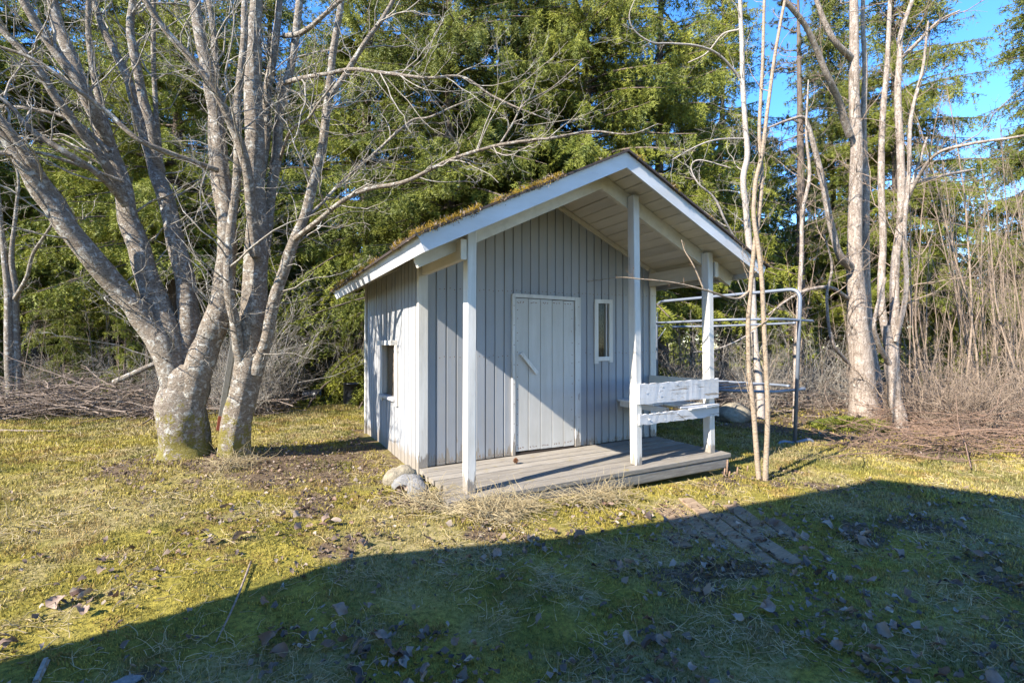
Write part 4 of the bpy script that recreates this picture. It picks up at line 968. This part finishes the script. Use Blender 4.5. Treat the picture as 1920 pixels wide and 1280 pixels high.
# a pine with tufted crown
def pine(px, t, H, seed, label):
    r = np.random.default_rng(seed); p = at(px, 640, t); z0 = float(ground_z(p[0], p[1]))
    root = empty('pine_tree', (p[0], p[1], z0)); tag(root, label, 'tree')
    tz = np.linspace(-.2, H, 12); wood = [tube_verts(np.stack([.1*np.sin(tz*.4), .08*np.cos(tz*.3), tz], 1), np.maximum(.013*H*(1-tz/H)**.8, .01), 9)]
    nb = 70; z = r.uniform(3.0, H*.98, nb); a = r.random(nb)*6.283; d = np.stack([np.cos(a), np.sin(a), r.uniform(-.1, .45, nb)], 1)
    Pb, Rb = twigs(r, np.stack([0*z, 0*z, z], 1), d, r.uniform(1.0, 2.6, nb)*np.clip(1.25-z/H, .3, 1), np.full(nb, .022), 8, .16, .06); wood.append(batch_tubes(Pb, Rb, 4))
    c = children(r, Pb, Rb, 9, .9, .15, .45, .5, .3); Pc, Rc = twigs(r, c[0], c[1], c[2], np.maximum(c[3], .004), 5, .2, .12); wood.append(batch_tubes(Pc, Rc, 3))
    n = 46; idx = np.repeat(np.arange(len(Pc)), n); u = r.uniform(.35, 1, len(idx))*4; i = np.minimum(u.astype(int), 3); f = (u-i)[:, None]
    b = Pc[idx, i]*(1-f)+Pc[idx, i+1]*f; tg = unit(Pc[idx, i+1]-Pc[idx, i]); d = unit(tg+1.1*unit(r.normal(0, 1, tg.shape))); l = r.uniform(.07, .13, len(idx))
    sd = unit(np.cross(d, r.normal(0, 1, d.shape)))*.006
    V = np.stack([b-sd, b+sd, b+d*l[:, None]], 1).reshape(-1, 3)
    Vw, Fw = merge(wood)
    link('trunk', np_mesh('trunk', Vw, [Fw], M['spruce_bark'], smooth=True), root)
    link('crown', np_mesh('crown', V, [np.arange(len(V)).reshape(-1, 3)], M['pineneedle']), root)
pine(1500, 16.0, 14.5, 61, 'olive-green pine with tufted needles above the climbing frame')

# ------------------------------------------------------------------ thicket, shrubs, brush
def sapling_mesh(seed, h, twn, mat):
    r = np.random.default_rng(seed)
    P, R = twigs(r, np.zeros((1, 3)), np.array([[r.normal(0, .06), r.normal(0, .06), 1.0]]), np.array([h]), np.array([.0032*h+.003]), 12, .045, .07, .2)
    out = [batch_tubes(P, R, 6)]
    c = children(r, P, R, twn, .55, .08, .26, .5, .25); P2, R2 = twigs(r, c[0], c[1], c[2], np.maximum(c[3], .003), 7, .12, .14); out.append(batch_tubes(P2, R2, 3))
    c = children(r, P2, R2, 4, .7, .2, .5, .6); P3, R3 = twigs(r, c[0], c[1], c[2], np.maximum(c[3], .0022), 5, .15, .12); out.append(batch_tubes(P3, R3, 3))
    V, F = merge(out); return np_mesh('sapling', V, [F], mat, smooth=True)
SAP = [sapling_mesh(800+i, h, tn, M['thicket']) for i, (h, tn) in enumerate(((3.6, 14), (4.3, 16), (5.0, 18), (3.0, 12), (6.0, 20), (2.3, 12)))]
def put(name, me, px, t, sc, rot, label, cat, group, tilt=(0, 0)):
    p = at(px, 640, t); o = link(name, me, None, (p[0], p[1], float(ground_z(p[0], p[1]))-.03))
    o.scale = (sc, sc, sc); o.rotation_euler = (tilt[0], tilt[1], rot); tag(o, label, cat, group); return o
rr = np.random.default_rng(41)
for i in range(150):
    px = rr.uniform(1705, 2010); t = rr.uniform(9.5, 20) if i > 30 else rr.uniform(8.8, 11)
    put('thicket_sapling', SAP[int(rr.integers(0, 6))], px, t, rr.uniform(.75, 1.2), rr.uniform(0, 6.3), 'thin bare sapling in the dense pinkish thicket at right', 'sapling', 'saplings in the thicket at right', (rr.normal(0, .05), rr.normal(0, .05)))
for i in range(70):
    px = rr.uniform(1225, 1600); t = rr.uniform(11.5, 19)
    put('forest_sapling', SAP[int(rr.integers(0, 6))], px, t, rr.uniform(.5, .85), rr.uniform(0, 6.3), 'thin bare sapling in the dim wood behind the climbing frame', 'sapling', 'saplings behind the climbing frame', (rr.normal(0, .05), rr.normal(0, .05)))
for i in range(26):
    px = rr.uniform(-60, 420); t = rr.uniform(9.6, 13)
    put('bare_sapling', SAP[int(rr.choice([0, 3, 5]))], px, t, rr.uniform(.55, .9), rr.uniform(0, 6.3), 'thin bare sapling behind the brush pile at left', 'sapling', 'saplings behind the brush pile', (rr.normal(0, .07), rr.normal(0, .07)))
def shrub_mesh(seed, h, n, mat):
    r = np.random.default_rng(seed); a = r.random(n)*6.283
    d = np.stack([np.cos(a)*r.uniform(.2, 1, n), np.sin(a)*r.uniform(.2, 1, n), r.uniform(.6, 1.2, n)], 1)
    P, R = twigs(r, r.normal(0, .12, (n, 3))*np.array([1, 1, 0]), d, h*r.uniform(.6, 1.2, n), np.full(n, .009), 9, .18, .02); out = [batch_tubes(P, R, 4)]
    c = children(r, P, R, 7, .9, .2, .5, .6, .15); P2, R2 = twigs(r, c[0], c[1], c[2], np.maximum(c[3], .003), 6, .25, .0); out.append(batch_tubes(P2, R2, 3))
    c = children(r, P2, R2, 4, .9, .3, .7, .7, .1); P3, R3 = twigs(r, c[0], c[1], c[2], np.maximum(c[3], .0022), 5, .25, 0); out.append(batch_tubes(P3, R3, 3))
    V, F = merge(out); V[:, 2] = np.maximum(V[:, 2], .0); return np_mesh('shrub', V, [F], mat, smooth=True)
SHR = [shrub_mesh(900+i, h, n, M['alder_twig']) for i, (h, n) in enumerate(((1.6, 22), (2.2, 24), (1.1, 20)))]
SHB = [shrub_mesh(950+i, h, n, M['thicket']) for i, (h, n) in enumerate(((1.5, 20), (1.0, 18)))]
for i in range(30):
    bx = rr.uniform(440, 700); put('bare_shrub', SHR[i % 3], bx, rr.uniform(9.2, 11.5) if bx < 500 else rr.uniform(12.7, 14.0), rr.uniform(.9, 1.5), rr.uniform(0, 6.3), 'tangled leafless shrub between the alders and the playhouse', 'shrub', 'bare shrubs left of the playhouse')
for i in range(14):
    put('bare_shrub', SHR[i % 3], rr.uniform(-40, 450), rr.uniform(9.4, 11.5), rr.uniform(.6, 1.0), rr.uniform(0, 6.3), 'tangled leafless shrub rising behind the brush pile', 'shrub', 'bare shrubs behind the brush pile')
for i in range(16):
    put('bare_shrub', SHR[i % 3], rr.uniform(1230, 1600), rr.uniform(10.5, 14), rr.uniform(.7, 1.1), rr.uniform(0, 6.3), 'tangled leafless shrub behind the steel climbing frame', 'shrub', 'bare shrubs behind the climbing frame')
for i in range(22):
    put('bare_shrub', SHB[i % 2], rr.uniform(1690, 1990), rr.uniform(7.6, 11), rr.uniform(.7, 1.15), rr.uniform(0, 6.3), 'reddish leafless shrub at the foot of the thicket', 'shrub', 'reddish shrubs at the foot of the thicket')

def brush(name, label, cx0, cx1, t0, t1, n, lmin, lmax, rad, h, mat, seed, kids=4):
    r = np.random.default_rng(seed); px = r.uniform(cx0, cx1, n); t = r.uniform(t0, t1, n)
    base = np.array([at(a, 640, b) for a, b in zip(px, t)])
    hh = r.random(n)**1.5*h*np.clip(1-np.abs((px-(cx0+cx1)/2)/((cx1-cx0)/2))**3, .1, 1)
    base[:, 2] = ground_z(base[:, 0], base[:, 1])+.015+hh
    a = r.normal(0, .7, n)+np.where(r.random(n) < .5, 0, np.pi)-YAW; d = np.stack([np.cos(a), np.sin(a), r.normal(0, .12, n)], 1)
    Ln = r.uniform(lmin, lmax, n); P, R = twigs(r, base-d*Ln[:, None]*.5, d, Ln, rad*r.uniform(.5, 1.6, n), 7, .10, 0); out = [batch_tubes(P, R, 4)]
    c = children(r, P, R, kids, .7, .2, .5, .6, .2); P2, R2 = twigs(r, c[0], c[1], c[2], np.maximum(c[3], .003), 5, .18, 0); out.append(batch_tubes(P2, R2, 3))
    V, F = merge(out); g = ground_z(V[:, 0], V[:, 1]); V[:, 2] = np.maximum(V[:, 2], g+.004)
    tag(link(name, np_mesh(name, V, [F], mat, smooth=True)), label, 'brushwood', kind='stuff')
brush('brush_pile', 'heap of cut grey-brown branches along the lawn edge at left', -60, 330, 8.8, 10.2, 420, .8, 2.6, .011, .60, M['brush'], 51)
brush('fallen_branches', 'low tangle of fallen dead twigs under the spruces left of the playhouse', 430, 520, 9.2, 11, 180, .6, 1.6, .008, .40, M['brush'], 52)
brush('fallen_branches', 'reddish dead twigs lying across the ground at the right edge', 1600, 2000, 6.2, 9.5, 420, .5, 2.0, .006, .35, M['redbrush'], 53)
brush('fallen_branches', 'dead twigs on the forest floor behind the climbing frame', 1200, 1620, 9.5, 14, 300, .6, 2.0, .007, .5, M['brush'], 54)
lg = [at(215, 716, 9.2), at(240, 705, 9.2), at(290, 682, 9.3), at(330, 668, 9.4), at(355, 664, 9.5)]
mb = MB(); mb.tube(smooth_line(lg, 12), np.linspace(.06, .035, 12), 9); tag(mb.build('fallen_log', M['alder'], None, True), 'pale fallen log slanting out of the brush pile', 'log')

# ------------------------------------------------------------------ steel climbing frame
def z_at(px, py, z):
    d = FW+RT*(px-960)/FPX+UP*(640-py)/FPX; return CP+d*(z-CH)/d[2]
fr = empty('climbing_frame', at(1482, 832, 7.2)); tag(fr, 'bare grey steel tube climbing frame behind the porch', 'climbing frame')
def steel(name, pts, r=.024, n=None, smooth=True):
    P = smooth_line(pts, n or len(pts)*6) if smooth else np.array(pts, float)
    mb = MB(); mb.tube(P, r, 10); o = mb.build(name, M['steel'], None, True); with_parent(o, fr); return o
def fillet(pts, r, m=5):
    P = [np.asarray(p, float) for p in pts]; out = [P[0]]
    for a, b, c in zip(P[:-2], P[1:-1], P[2:]):
        u = (a-b)/np.linalg.norm(a-b); v = (c-b)/np.linalg.norm(c-b); p0 = b+u*r; p1 = b+v*r
        for t in np.linspace(0, 1, m): out.append((1-t)**2*p0+2*t*(1-t)*b+t*t*p1)
    out.append(P[-1]); return out
tR = 7.2; A = at(1490, 830, tR); Bt = at(1501, 541, tR)
tL = 9.3; Lt = at(1231, 566, tL); Lb = np.array([Lt[0], Lt[1], .06])
A2 = np.array([Bt[0]*.5+A[0]*.5, Bt[1]*.5+A[1]*.5, A[2]])
steel('upright_hoop', fillet([A, Bt, Lt, Lb], .17, 7), .026, smooth=False)
for c, lab in ((A, 0), (Lb, 1)):
    dirv = unit(np.array([RT[0], RT[1], 0.0])*1.0+np.array([FW[0], FW[1], 0])*.22)
    e0 = c-dirv*.36+np.array([0, 0, -.09]); e1 = c-dirv*.22+np.array([0, 0, .03]); e2 = c+dirv*.26+np.array([0, 0, .045]); e3 = c+dirv*.40+np.array([0, 0, -.09])
    steel('foot', fillet([e0, e1, c+np.array([0, 0, -.005]), e2, e3], .05), .026, smooth=False)
def ring(z, pix, r=.02):
    pts = [z_at(px, py, zz) for px, py, zz in pix]; steel('ring_rail', fillet(pts+[pts[0]], .16), r, smooth=False); return pts
def along(a, b, t): return a+(b-a)*t
up_z = 1.80
cen = (A+Lb)/2; ax = unit(np.array([Lb[0]-A[0], Lb[1]-A[1], 0.0])); nx = np.array([-ax[1], ax[0], 0]); hw = np.linalg.norm((Lb-A)[:2])/2
def ring2(z, hx, hy, r):
    c = np.array([cen[0], cen[1], z]); P = [c-ax*hx-nx*hy*.55, c-ax*hx*.55-nx*hy, c+ax*hx*.55-nx*hy, c+ax*hx-nx*hy*.55, c+ax*hx+nx*hy*.55, c+ax*hx*.55+nx*hy, c-ax*hx*.55+nx*hy, c-ax*hx+nx*hy*.55]
    P = P+[P[0], P[1]]
    Q = fillet(P, .15); Q = Q[1:-1]
    steel('ring_rail', Q, r, smooth=False); return P
ring2(1.78, hw+.05, .95, .020)
lo = ring2(.76, hw-.05, .85, .022)
for t in (.25, .5, .75):
    a = along(lo[1], lo[2], t); b = along(lo[6], lo[5], t); steel('cross_bar', [a, b], .013, smooth=False)
steel('brace', [at(1231, 640, tL), at(1252, 611, tL-.25)], .012, smooth=False)

# ------------------------------------------------------------------ small things
def stone(name, c, r, label, mat, seed, cat='stone', group=None, flat=.75):
    g = np.random.default_rng(seed); import bmesh
    bm = bmesh.new(); bmesh.ops.create_icosphere(bm, subdivisions=3, radius=1.0)
    off = g.uniform(0, 50, 2)
    for v in bm.verts:
        p = np.array(v.co); n = fbm(np.array([p[0]*1.3+off[0]+p[2]]), np.array([p[1]*1.3+off[1]-p[2]*.7]), 4)[0]
        v.co = Vector(p*np.array(r)*(.62+.75*n))
    me = bpy.data.meshes.new(name); bm.to_mesh(me); bm.free(); me.materials.append(mat)
    me.polygons.foreach_set('use_smooth', np.ones(len(me.polygons), bool))
    o = link(name, me, None, c); tag(o, label, cat, group); return o
def gz(x, y): return float(ground_z(x, y))
p = at(750, 893, 4.72); stone('stone', (p[0], p[1], gz(p[0], p[1])+.05), (.15, .13, .11), 'pinkish granite stone against the front left corner of the playhouse', M['mossy_stone'], 1)
p = at(783, 922, 4.32); stone('stone', (p[0], p[1], gz(p[0], p[1])+.045), (.10, .10, .10), 'round grey cracked stone in front of the corner stones', M['stone'], 2)
p = at(765, 903, 4.55); stone('stone', (p[0], p[1], gz(p[0], p[1])+.04), (.14, .10, .085), 'flat grey stone between the pinkish stone and the round one', M['stone'], 3)
p = at(1372, 772, 9.4); stone('boulder', (p[0], p[1], gz(p[0], p[1])+.08), (.36, .3, .22), 'moss-capped pale boulder beyond the porch railing', M['mossy_stone'], 4)
p = at(235, 1268, 2.05); stone('stone', (p[0], p[1], gz(p[0], p[1])+.006), (.055, .035, .012), 'flat pale stone chip at the bottom edge of the lawn', M['stone'], 5)

# buckets at the forest edge
def bucket(name, base, axis, r0, r1, h, label):
    root = empty(name, base); tag(root, label, 'barrel')
    a = np.array(axis, float); a /= np.linalg.norm(a); b = np.array(base)
    prof = [(0.0, r0), (.02, r0), (h*.08, r0*1.02), (h*.5, (r0+r1)/2), (h*.92, r1*.99), (h*.93, r1*1.05), (h, r1*1.05), (h, r1*.95), (h*.94, r1*.93), (h*.05, r0*.93), (h*.045, .01)]
    t = np.array([b+a*q for q, _ in prof]); 
    ref = np.cross(a, [0.3, .9, .2]); ref = unit(ref); bb = np.cross(a, ref); k = 28; an = np.arange(k)*2*np.pi/k
    V = np.concatenate([t[i]+prof[i][1]*(np.cos(an)[:, None]*ref+np.sin(an)[:, None]*bb) for i in range(len(prof))])
    mb = MB(); F = []
    for i in range(len(prof)-1):
        for j in range(k): F.append((i*k+j, i*k+(j+1) % k, i*k+k+(j+1) % k, i*k+k+j))
    F.append(tuple(range(k))[::-1]); F.append(tuple(range((len(prof)-1)*k, len(prof)*k)))
    mb.add(V, F); with_parent(mb.build('bucket_body', M['plastic'], None, True), root)
    return root
p = at(661, 766, 11.2); p[2] = gz(p[0], p[1]); bucket('plastic_barrel', p, (.03, 0, 1), .20, .215, .50, 'upright black plastic barrel at the rear left corner of the playhouse')
p = at(569, 752, 11.0); p[2] = gz(p[0], p[1])+.165; bucket('plastic_barrel', p, (.95, -.35, .05), .15, .165, .42, 'black plastic tub lying on its side under the spruces')
# half buried boards in the lawn
def tagged_box(name, a, b, w, h, mat, label, cat, group=None):
    mb = MB(); mb.bar(a, b, w, h, ch=.006, j=.004); o = mb.build(name, mat, None); tag(o, label, cat, group); return o
walk = empty('sunken_walkway', (1.6, -1.2, 0)); tag(walk, 'row of half-buried rotten boards sunk in the lawn before the porch', 'walkway')
dv = np.array([-.42, -.91]); dv /= np.linalg.norm(dv); sv_ = np.array([dv[1], -dv[0]])
c0 = np.array([1.62, -1.22])
for i, (o_, l0, l1) in enumerate(((-.46, .02, .38), (-.30, -.45, .50), (-.145, -.55, .34), (.01, -.72, .62), (.165, -.34, .66), (.32, -.50, .18), (.47, -.12, .30))):
    a = c0-sv_*o_+dv*l0; b = c0-sv_*o_+dv*l1
    z = [gz(*a)-.003+RNG.uniform(-.012, .014), gz(*b)-.010+RNG.uniform(-.018, .014)]
    mb = MB(); mb.bar((a[0], a[1], z[0]), (b[0], b[1], z[1]), .135, .03, ch=.006, j=.004); with_parent(mb.build('board', M['path'], None), walk)
p0, p1 = at(86, 1238, 2.15), at(66, 1285, 2.02)
for q in (p0, p1): q[2] = gz(q[0], q[1])+.012
tagged_box('wood_chunk', p0, p1, .022, .02, M['deck'], 'short broken piece of pale wood at the bottom left of the lawn', 'wood')
# pine cone on the porch
def cone(c):
    root = empty('pine_cone', c); tag(root, 'brown pine cone lying on the porch planks', 'pine cone'); mb = MB(); r = np.random.default_rng(3)
    for i in range(46):
        t = i/46; a = i*2.4; rad = .032*math.sin(math.pi*(.15+.8*t)); z = .002+.05*t
        b = np.array([rad*.4*math.cos(a), rad*.4*math.sin(a), z]); e = np.array([rad*math.cos(a), rad*math.sin(a), z+.012]); s = np.array([-math.sin(a), math.cos(a), 0])*.008
        mb.add([b-s*.5, b+s*.5, e+s, e-s, (b+e)/2+np.array([0, 0, .004])], [(0, 1, 4), (1, 2, 4), (2, 3, 4), (3, 0, 4), (0, 3, 2, 1)])
    o = mb.build('scales', M['rust'], root)
cone((.845, .70, .178))
# a dead stick on the lawn
for rows, lab in (([(0, 824, 5, 7.6), (60, 823, 5, 7.5), (110, 825, 3, 7.5)], 'thin dark stick on the moss at the far left'), ([(470, 1135, 4, 3.0), (440, 1200, 4, 2.6), (405, 1252, 3, 2.3)], 'long bent twig in the shaded grass at lower left')):
    P = np.array([at(a, b, t) for a, b, w, t in rows]); P[:, 2] = ground_z(P[:, 0], P[:, 1])+.02; R = np.array([.5*w*t/FPX for a, b, w, t in rows])
    Q = smooth_line(np.column_stack([P, R]), 9); mb = MB(); mb.tube(Q[:, :3], Q[:, 3], 6); tag(mb.build('stick', M['brush'], None, True), lab, 'stick')

# ------------------------------------------------------------------ moss, grass, leaves
def wedge(rng, n, d0, d1, half=1.0, power=1.0):
    """points on the lawn in the sector the photograph looks over, denser close by"""
    a = rng.uniform(-half, half, n)+YAW; u = rng.random(n)
    d = d0*(d1/d0)**u if power == 0 else (d0**power+u*(d1**power-d0**power))**(1/power)
    return CX+d*np.sin(a), CY+d*np.cos(a), d
def on_floor(x, y):
    inside = (x > -.22) & (x < 3.15) & (y > -.12) & (y < YB+.05)
    return ~(inside | ((x > XL-.02) & (x < XR+.03) & (y > D-.05) & (y < YB+.05)))
rg = np.random.default_rng(90)
def surf(x, y): 
    R_ = np.hypot(x-CX, y-CY); near = sst(14, 5, R_)
    return ground_z(x, y)+near*(.016*(fbm(x*9, y*9)-.5)+.014*(fbm(x*24, y*24)-.5))
def moss():
    x, y, d = wedge(rg, 560000, 1.3, 13.0, .98, .55)
    lit, st = cover(x, y); clump = fbm(x*6.0+3, y*6.0)
    on_path = (np.abs((x-c0[0])*sv_[0]+(y-c0[1])*sv_[1]) < .5) & (np.abs((x-c0[0])*dv[0]+(y-c0[1])*dv[1]) < .62)
    keep = on_floor(x, y) & (rg.random(len(x)) < (1-.93*lit)*(.25+1.3*sst(.3, .6, clump))) & ~(on_path & (fbm(x*4, y*4) < .43))
    x, y, d, st, clump = x[keep], y[keep], d[keep], st[keep], clump[keep]
    n = len(x); z = surf(x, y)-.004
    h = (.006+.0034*d)*rg.uniform(.6, 1.5, n)*(.55+.9*clump); w = (.0014+.0008*d)*rg.uniform(.7, 1.4, n)
    az = rg.random(n)*6.283; lean = rg.uniform(0, .9, n)
    dv_ = np.stack([np.cos(az)*lean, np.sin(az)*lean, np.ones(n)], 1); dv_ = unit(dv_)
    a2 = az+1.57+rg.normal(0, .5, n); s = np.stack([np.cos(a2), np.sin(a2), 0*a2], 1)*w[:, None]
    b = np.stack([x, y, z], 1)
    V = np.stack([b-s, b+s, b+dv_*h[:, None]], 1).reshape(-1, 3)
    n1 = fbm(x*1.1, y*1.1); n2 = fbm(x*4+7, y*4+2)
    g = np.array([.165, .165, .032]); yl = np.array([.39, .32, .058]); br = np.array([.32, .20, .07]); pale = np.array([.55, .44, .24])
    c = g+(yl-g)*sst(.28, .55, n1+.35*(n2-.5))[:, None]
    c = c+(br-c)*(.75*sst(.54, .70, fbm(x*5+17, y*5+12)))[:, None]; c = c+(pale-c)*((.14+.75*st)*rg.random(n))[:, None]; c *= rg.uniform(.5, 1.4, n)[:, None]
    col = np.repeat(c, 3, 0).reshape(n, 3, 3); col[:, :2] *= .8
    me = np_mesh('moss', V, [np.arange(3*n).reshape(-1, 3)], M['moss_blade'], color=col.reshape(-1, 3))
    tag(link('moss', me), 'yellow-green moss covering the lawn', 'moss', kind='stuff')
moss()
def straw(n, d1, seed, name, label, where=None, lift=.02, lr=(.04, .14)):
    r = np.random.default_rng(seed)
    x, y, d = wedge(r, n, 1.3, d1, .98, .55) if where is None else where(r, n)
    lit, st = cover(x, y); keep = on_floor(x, y)
    if where is None: keep &= r.random(len(x)) < np.clip(.16+st*1.3-.3*lit, .05, 1)*sst(.35, .6, fbm(x*2.7+8, y*2.7))*1.4
    x, y = x[keep], y[keep]; d = d[keep] if hasattr(d, '__len__') else d; n = len(x)
    az = r.random(n)*6.283; dd = np.stack([np.cos(az), np.sin(az), r.uniform(.0, .55, n)], 1)
    b = np.stack([x, y, surf(x, y)+r.uniform(0, lift, n)], 1); Ln = r.uniform(*lr, n)
    P, R = twigs(r, b, dd, Ln, (.0010+.00036*d)*r.uniform(.7, 1.4, n), 5, .28, -.07, .35)
    g = surf(P[..., 0].ravel(), P[..., 1].ravel()).reshape(P.shape[:2])+.004; P[..., 2] = np.maximum(P[..., 2], g)
    V, F = batch_tubes(P, R, 3); tag(link(name, np_mesh(name, V, [F], M['straw'], smooth=True)), label, 'grass', kind='stuff')
straw(27000, 10.0, 91, 'dry_grass', 'withered pale grass blades scattered through the moss')
def tuftspot(r, n):
    c = np.array([(.05, -.32), (.22, -.26), (-.12, -.22), (-.3, .1), (-.22, .05), (.35, -.30), (.1, -.42), (1.0, -.32), (1.3, -.30), (-1.75, 2.0)]); i = r.integers(0, len(c), n)
    return c[i, 0]+r.normal(0, .12, n), c[i, 1]+r.normal(0, .07, n), np.full(n, 4.2)
straw(1500, 0, 92, 'dry_grass_tuft', 'long matted straw grass along the porch edge and stones', tuftspot, .07, (.14, .34))

def leaf_geo(seed, n=8, SS=(-1, -.5, 0, .5, 1)):
    q_ = len(SS)
    r = np.random.default_rng(seed); Ls = r.uniform(.045, .085); W = Ls*r.uniform(.26, .42)
    t = np.linspace(0, 1, n); w = W*np.sin(np.pi*np.clip(t**.8, .02, .985))**.9*(1+r.normal(0, .14, n))
    curl = r.uniform(-2.4, 3.0); twist = r.uniform(-2.2, 2.2); bend = r.uniform(-1.5, 2.6); fold = r.uniform(.1, .9)
    V = []
    for i in range(n):
        x = (t[i]-.5)*Ls*(1-.1*abs(bend)); zc = Ls*.22*bend*(t[i]-.5)**2*2.2
        for s in SS:
            y = w[i]*s*math.cos(curl*.35*s); z = zc+w[i]*abs(s)*fold*.6+w[i]*.35*math.sin(curl*s)+r.normal(0, .0022)
            a = twist*(t[i]-.5); V.append((x, y*math.cos(a)-z*math.sin(a), y*math.sin(a)+z*math.cos(a)))
    V = np.array(V); V[:, 2] -= V[:, 2].min()
    F = [(i*q_+j, i*q_+j+1, i*q_+q_+1+j, i*q_+q_+j) for i in range(n-1) for j in range(q_-1)]
    return V, np.array(F)
LG = [leaf_geo(500+i) for i in range(9)]
LGS = [leaf_geo(600+i, 4, (-1, 0, 1)) for i in range(9)]
lm = [leaf_mat('dead_leaf_grey', (.17, .115, .085), (.33, .24, .185), .1, 25), leaf_mat('dead_leaf_brown', (.13, .075, .05), (.24, .15, .10), .12, 25), leaf_mat('dead_leaf_pale', (.24, .18, .135), (.37, .295, .235), .1, 25), leaf_mat('dead_leaf_dark', (.055, .038, .03), (.12, .082, .065), .05, 25)]
LM = [[np_mesh('leaf', V, [F], m, smooth=True) for (V, F) in LG] for m in lm]
LAB = ['curled grey-brown dead leaf lying on the moss', 'curled reddish-brown dead leaf lying on the moss', 'pale bleached dead leaf lying on the moss', 'shrivelled dark dead leaf lying on the moss']
r = np.random.default_rng(95)
cand = []
while len(cand) < 300:
    a = r.uniform(-.80, .80)+YAW; d = r.uniform(1.95, 4.6)
    x, y = CX+d*math.sin(a), CY+d*math.cos(a)
    if not on_floor(np.array([x]), np.array([y]))[0]: continue
    pr_ = fbm(np.array([x*2.2+5]), np.array([y*2.2+3]))[0]; w = sst(.47, .60, pr_)*.95+.05
    path = math.exp(-((x-1.5)**2+(y+1.5)**2)/.5); w = max(w, path)
    if y > -.8+.0*x and path < .2: w *= .55
    if r.random() < w: cand.append((x, y, d))
for (x, y, d) in cand:
    k = int(r.choice(4, p=[.42, .26, .17, .15])); o = link('dead_leaf', LM[k][int(r.integers(0, 9))], None, (x, y, float(surf(np.array([x]), np.array([y]))[0])+.014+.003*d))
    o.rotation_euler = (r.normal(0, .35), r.normal(0, .35), r.uniform(0, 6.3)); s = r.uniform(.65, 1.45); o.scale = (s, s*r.uniform(.8, 1.1), s*1.2)
    tag(o, LAB[k], 'leaf', 'dead leaves scattered on the lawn')
def scatter_leaves(name, label, xs, ys, seed, dark=1.0, smin=.5, smax=1.1, lift=.006):
    r = np.random.default_rng(seed); keep = on_floor(xs, ys); xs, ys = xs[keep], ys[keep]; n = len(xs); z = surf(xs, ys)
    Vs = []; Fs = []; Cs = []; o = 0
    pick = r.integers(0, 9, n); s = r.uniform(smin, smax, n); a = r.random(n)*6.283; tl = r.normal(0, .35, (n, 2))
    pal = np.array([(.14, .10, .075), (.20, .13, .085), (.30, .24, .19), (.07, .05, .045), (.23, .165, .115)])
    for k in range(9):
        idx = np.where(pick == k)[0]; V, F = LGS[k]
        if len(idx) == 0: continue
        P = V[None]*s[idx][:, None, None]; ca_, sa_ = np.cos(a[idx])[:, None], np.sin(a[idx])[:, None]
        x = P[..., 0]*ca_-P[..., 1]*sa_; y = P[..., 0]*sa_+P[..., 1]*ca_; zz = P[..., 2]+x*tl[idx, 0][:, None]+y*tl[idx, 1][:, None]
        zz -= zz.min(1, keepdims=True)
        Q = np.stack([x+xs[idx][:, None], y+ys[idx][:, None], zz+z[idx][:, None]+lift], -1)
        m = V.shape[0]; Vs.append(Q.reshape(-1, 3)); Fs.append((F[None]+(np.arange(len(idx))*m)[:, None, None]).reshape(-1, 4)+o); o += len(idx)*m
        c = pal[r.integers(0, 5, len(idx))]*r.uniform(.7, 1.2, (len(idx), 1)); Cs.append(np.repeat(c, m, 0))
    me = np_mesh(name, np.concatenate(Vs), [np.concatenate(Fs)], M['litter'], smooth=True, color=np.concatenate(Cs))
    tag(link(name, me), label, 'leaf litter', kind='stuff')
x, y, d = wedge(r, 46000, 2.2, 16, .95, 1.1); lit, st = cover(x, y); kp = r.random(len(x)) < (.015+.85*sst(.15, .7, lit))
scatter_leaves('leaf_litter', 'brown leaf litter round the trees, the playhouse and the forest floor', x[kp], y[kp], 97, smin=.3, smax=.75)
x, y, d = wedge(r, 9000, 1.6, 6.5, .90, .8); pn = fbm(x*2.2+5, y*2.2+3); kp = r.random(len(x)) < (.10+.75*sst(.42, .62, pn)+.9*np.exp(-((x-1.4)**2+(y+1.5)**2)/.35))*np.where(y > -.75, .75, 1)
scatter_leaves('small_leaves', 'small crumpled dead leaves and fragments strewn over the moss', x[kp], y[kp], 98, smin=.3, smax=.8, lift=.012)
# moss cushion and spruce bough at the foot of the stout willow
def bough():
    r = np.random.default_rng(9); c = at(1600, 798, 8.6); n = 5200
    a = r.random(n)*6.283; q = np.sqrt(r.random(n)); x = c[0]+q*np.cos(a)*.75; y = c[1]+q*np.sin(a)*.6
    b = np.stack([x, y, ground_z(x, y)+.14*(1-q**2)*r.random(n)+.01], 1); d = unit(np.stack([np.cos(a), np.sin(a), r.uniform(-.1, .6, n)], 1)+r.normal(0, .5, (n, 3)))
    l = r.uniform(.04, .10, n); s = unit(np.cross(d, r.normal(0, 1, d.shape)))*.010; p1 = b+d*(l*.5)[:, None]
    V = np.stack([b, p1+s, b+d*l[:, None], p1-s], 1).reshape(-1, 3)
    tag(link('fallen_bough', np_mesh('fallen_bough', V, [np.arange(4*n).reshape(-1, 4)], M['needle'])), 'green spruce boughs lying at the foot of the stout willow', 'boughs', kind='stuff')
bough()
# pruned stubs beside the porch corner
for (px, py, t, h) in ((1363, 880, 5.5, .16), (1358, 885, 5.4, .09), (1367, 895, 5.35, .07), (1382, 888, 5.5, .08), (1401, 880, 5.6, .07)):
    p = at(px, py, t); z = gz(p[0], p[1]); mb = MB(); mb.tube([(p[0], p[1], z-.02), (p[0]+.004, p[1], z+h*.5), (p[0]+.012, p[1], z+h)], [.010, .009, .008], 7)
    tag(mb.build('cut_stub', M['redbrush'], None, True), 'cut shoot stub poking up beside the porch corner', 'stub', 'cut stubs by the porch')
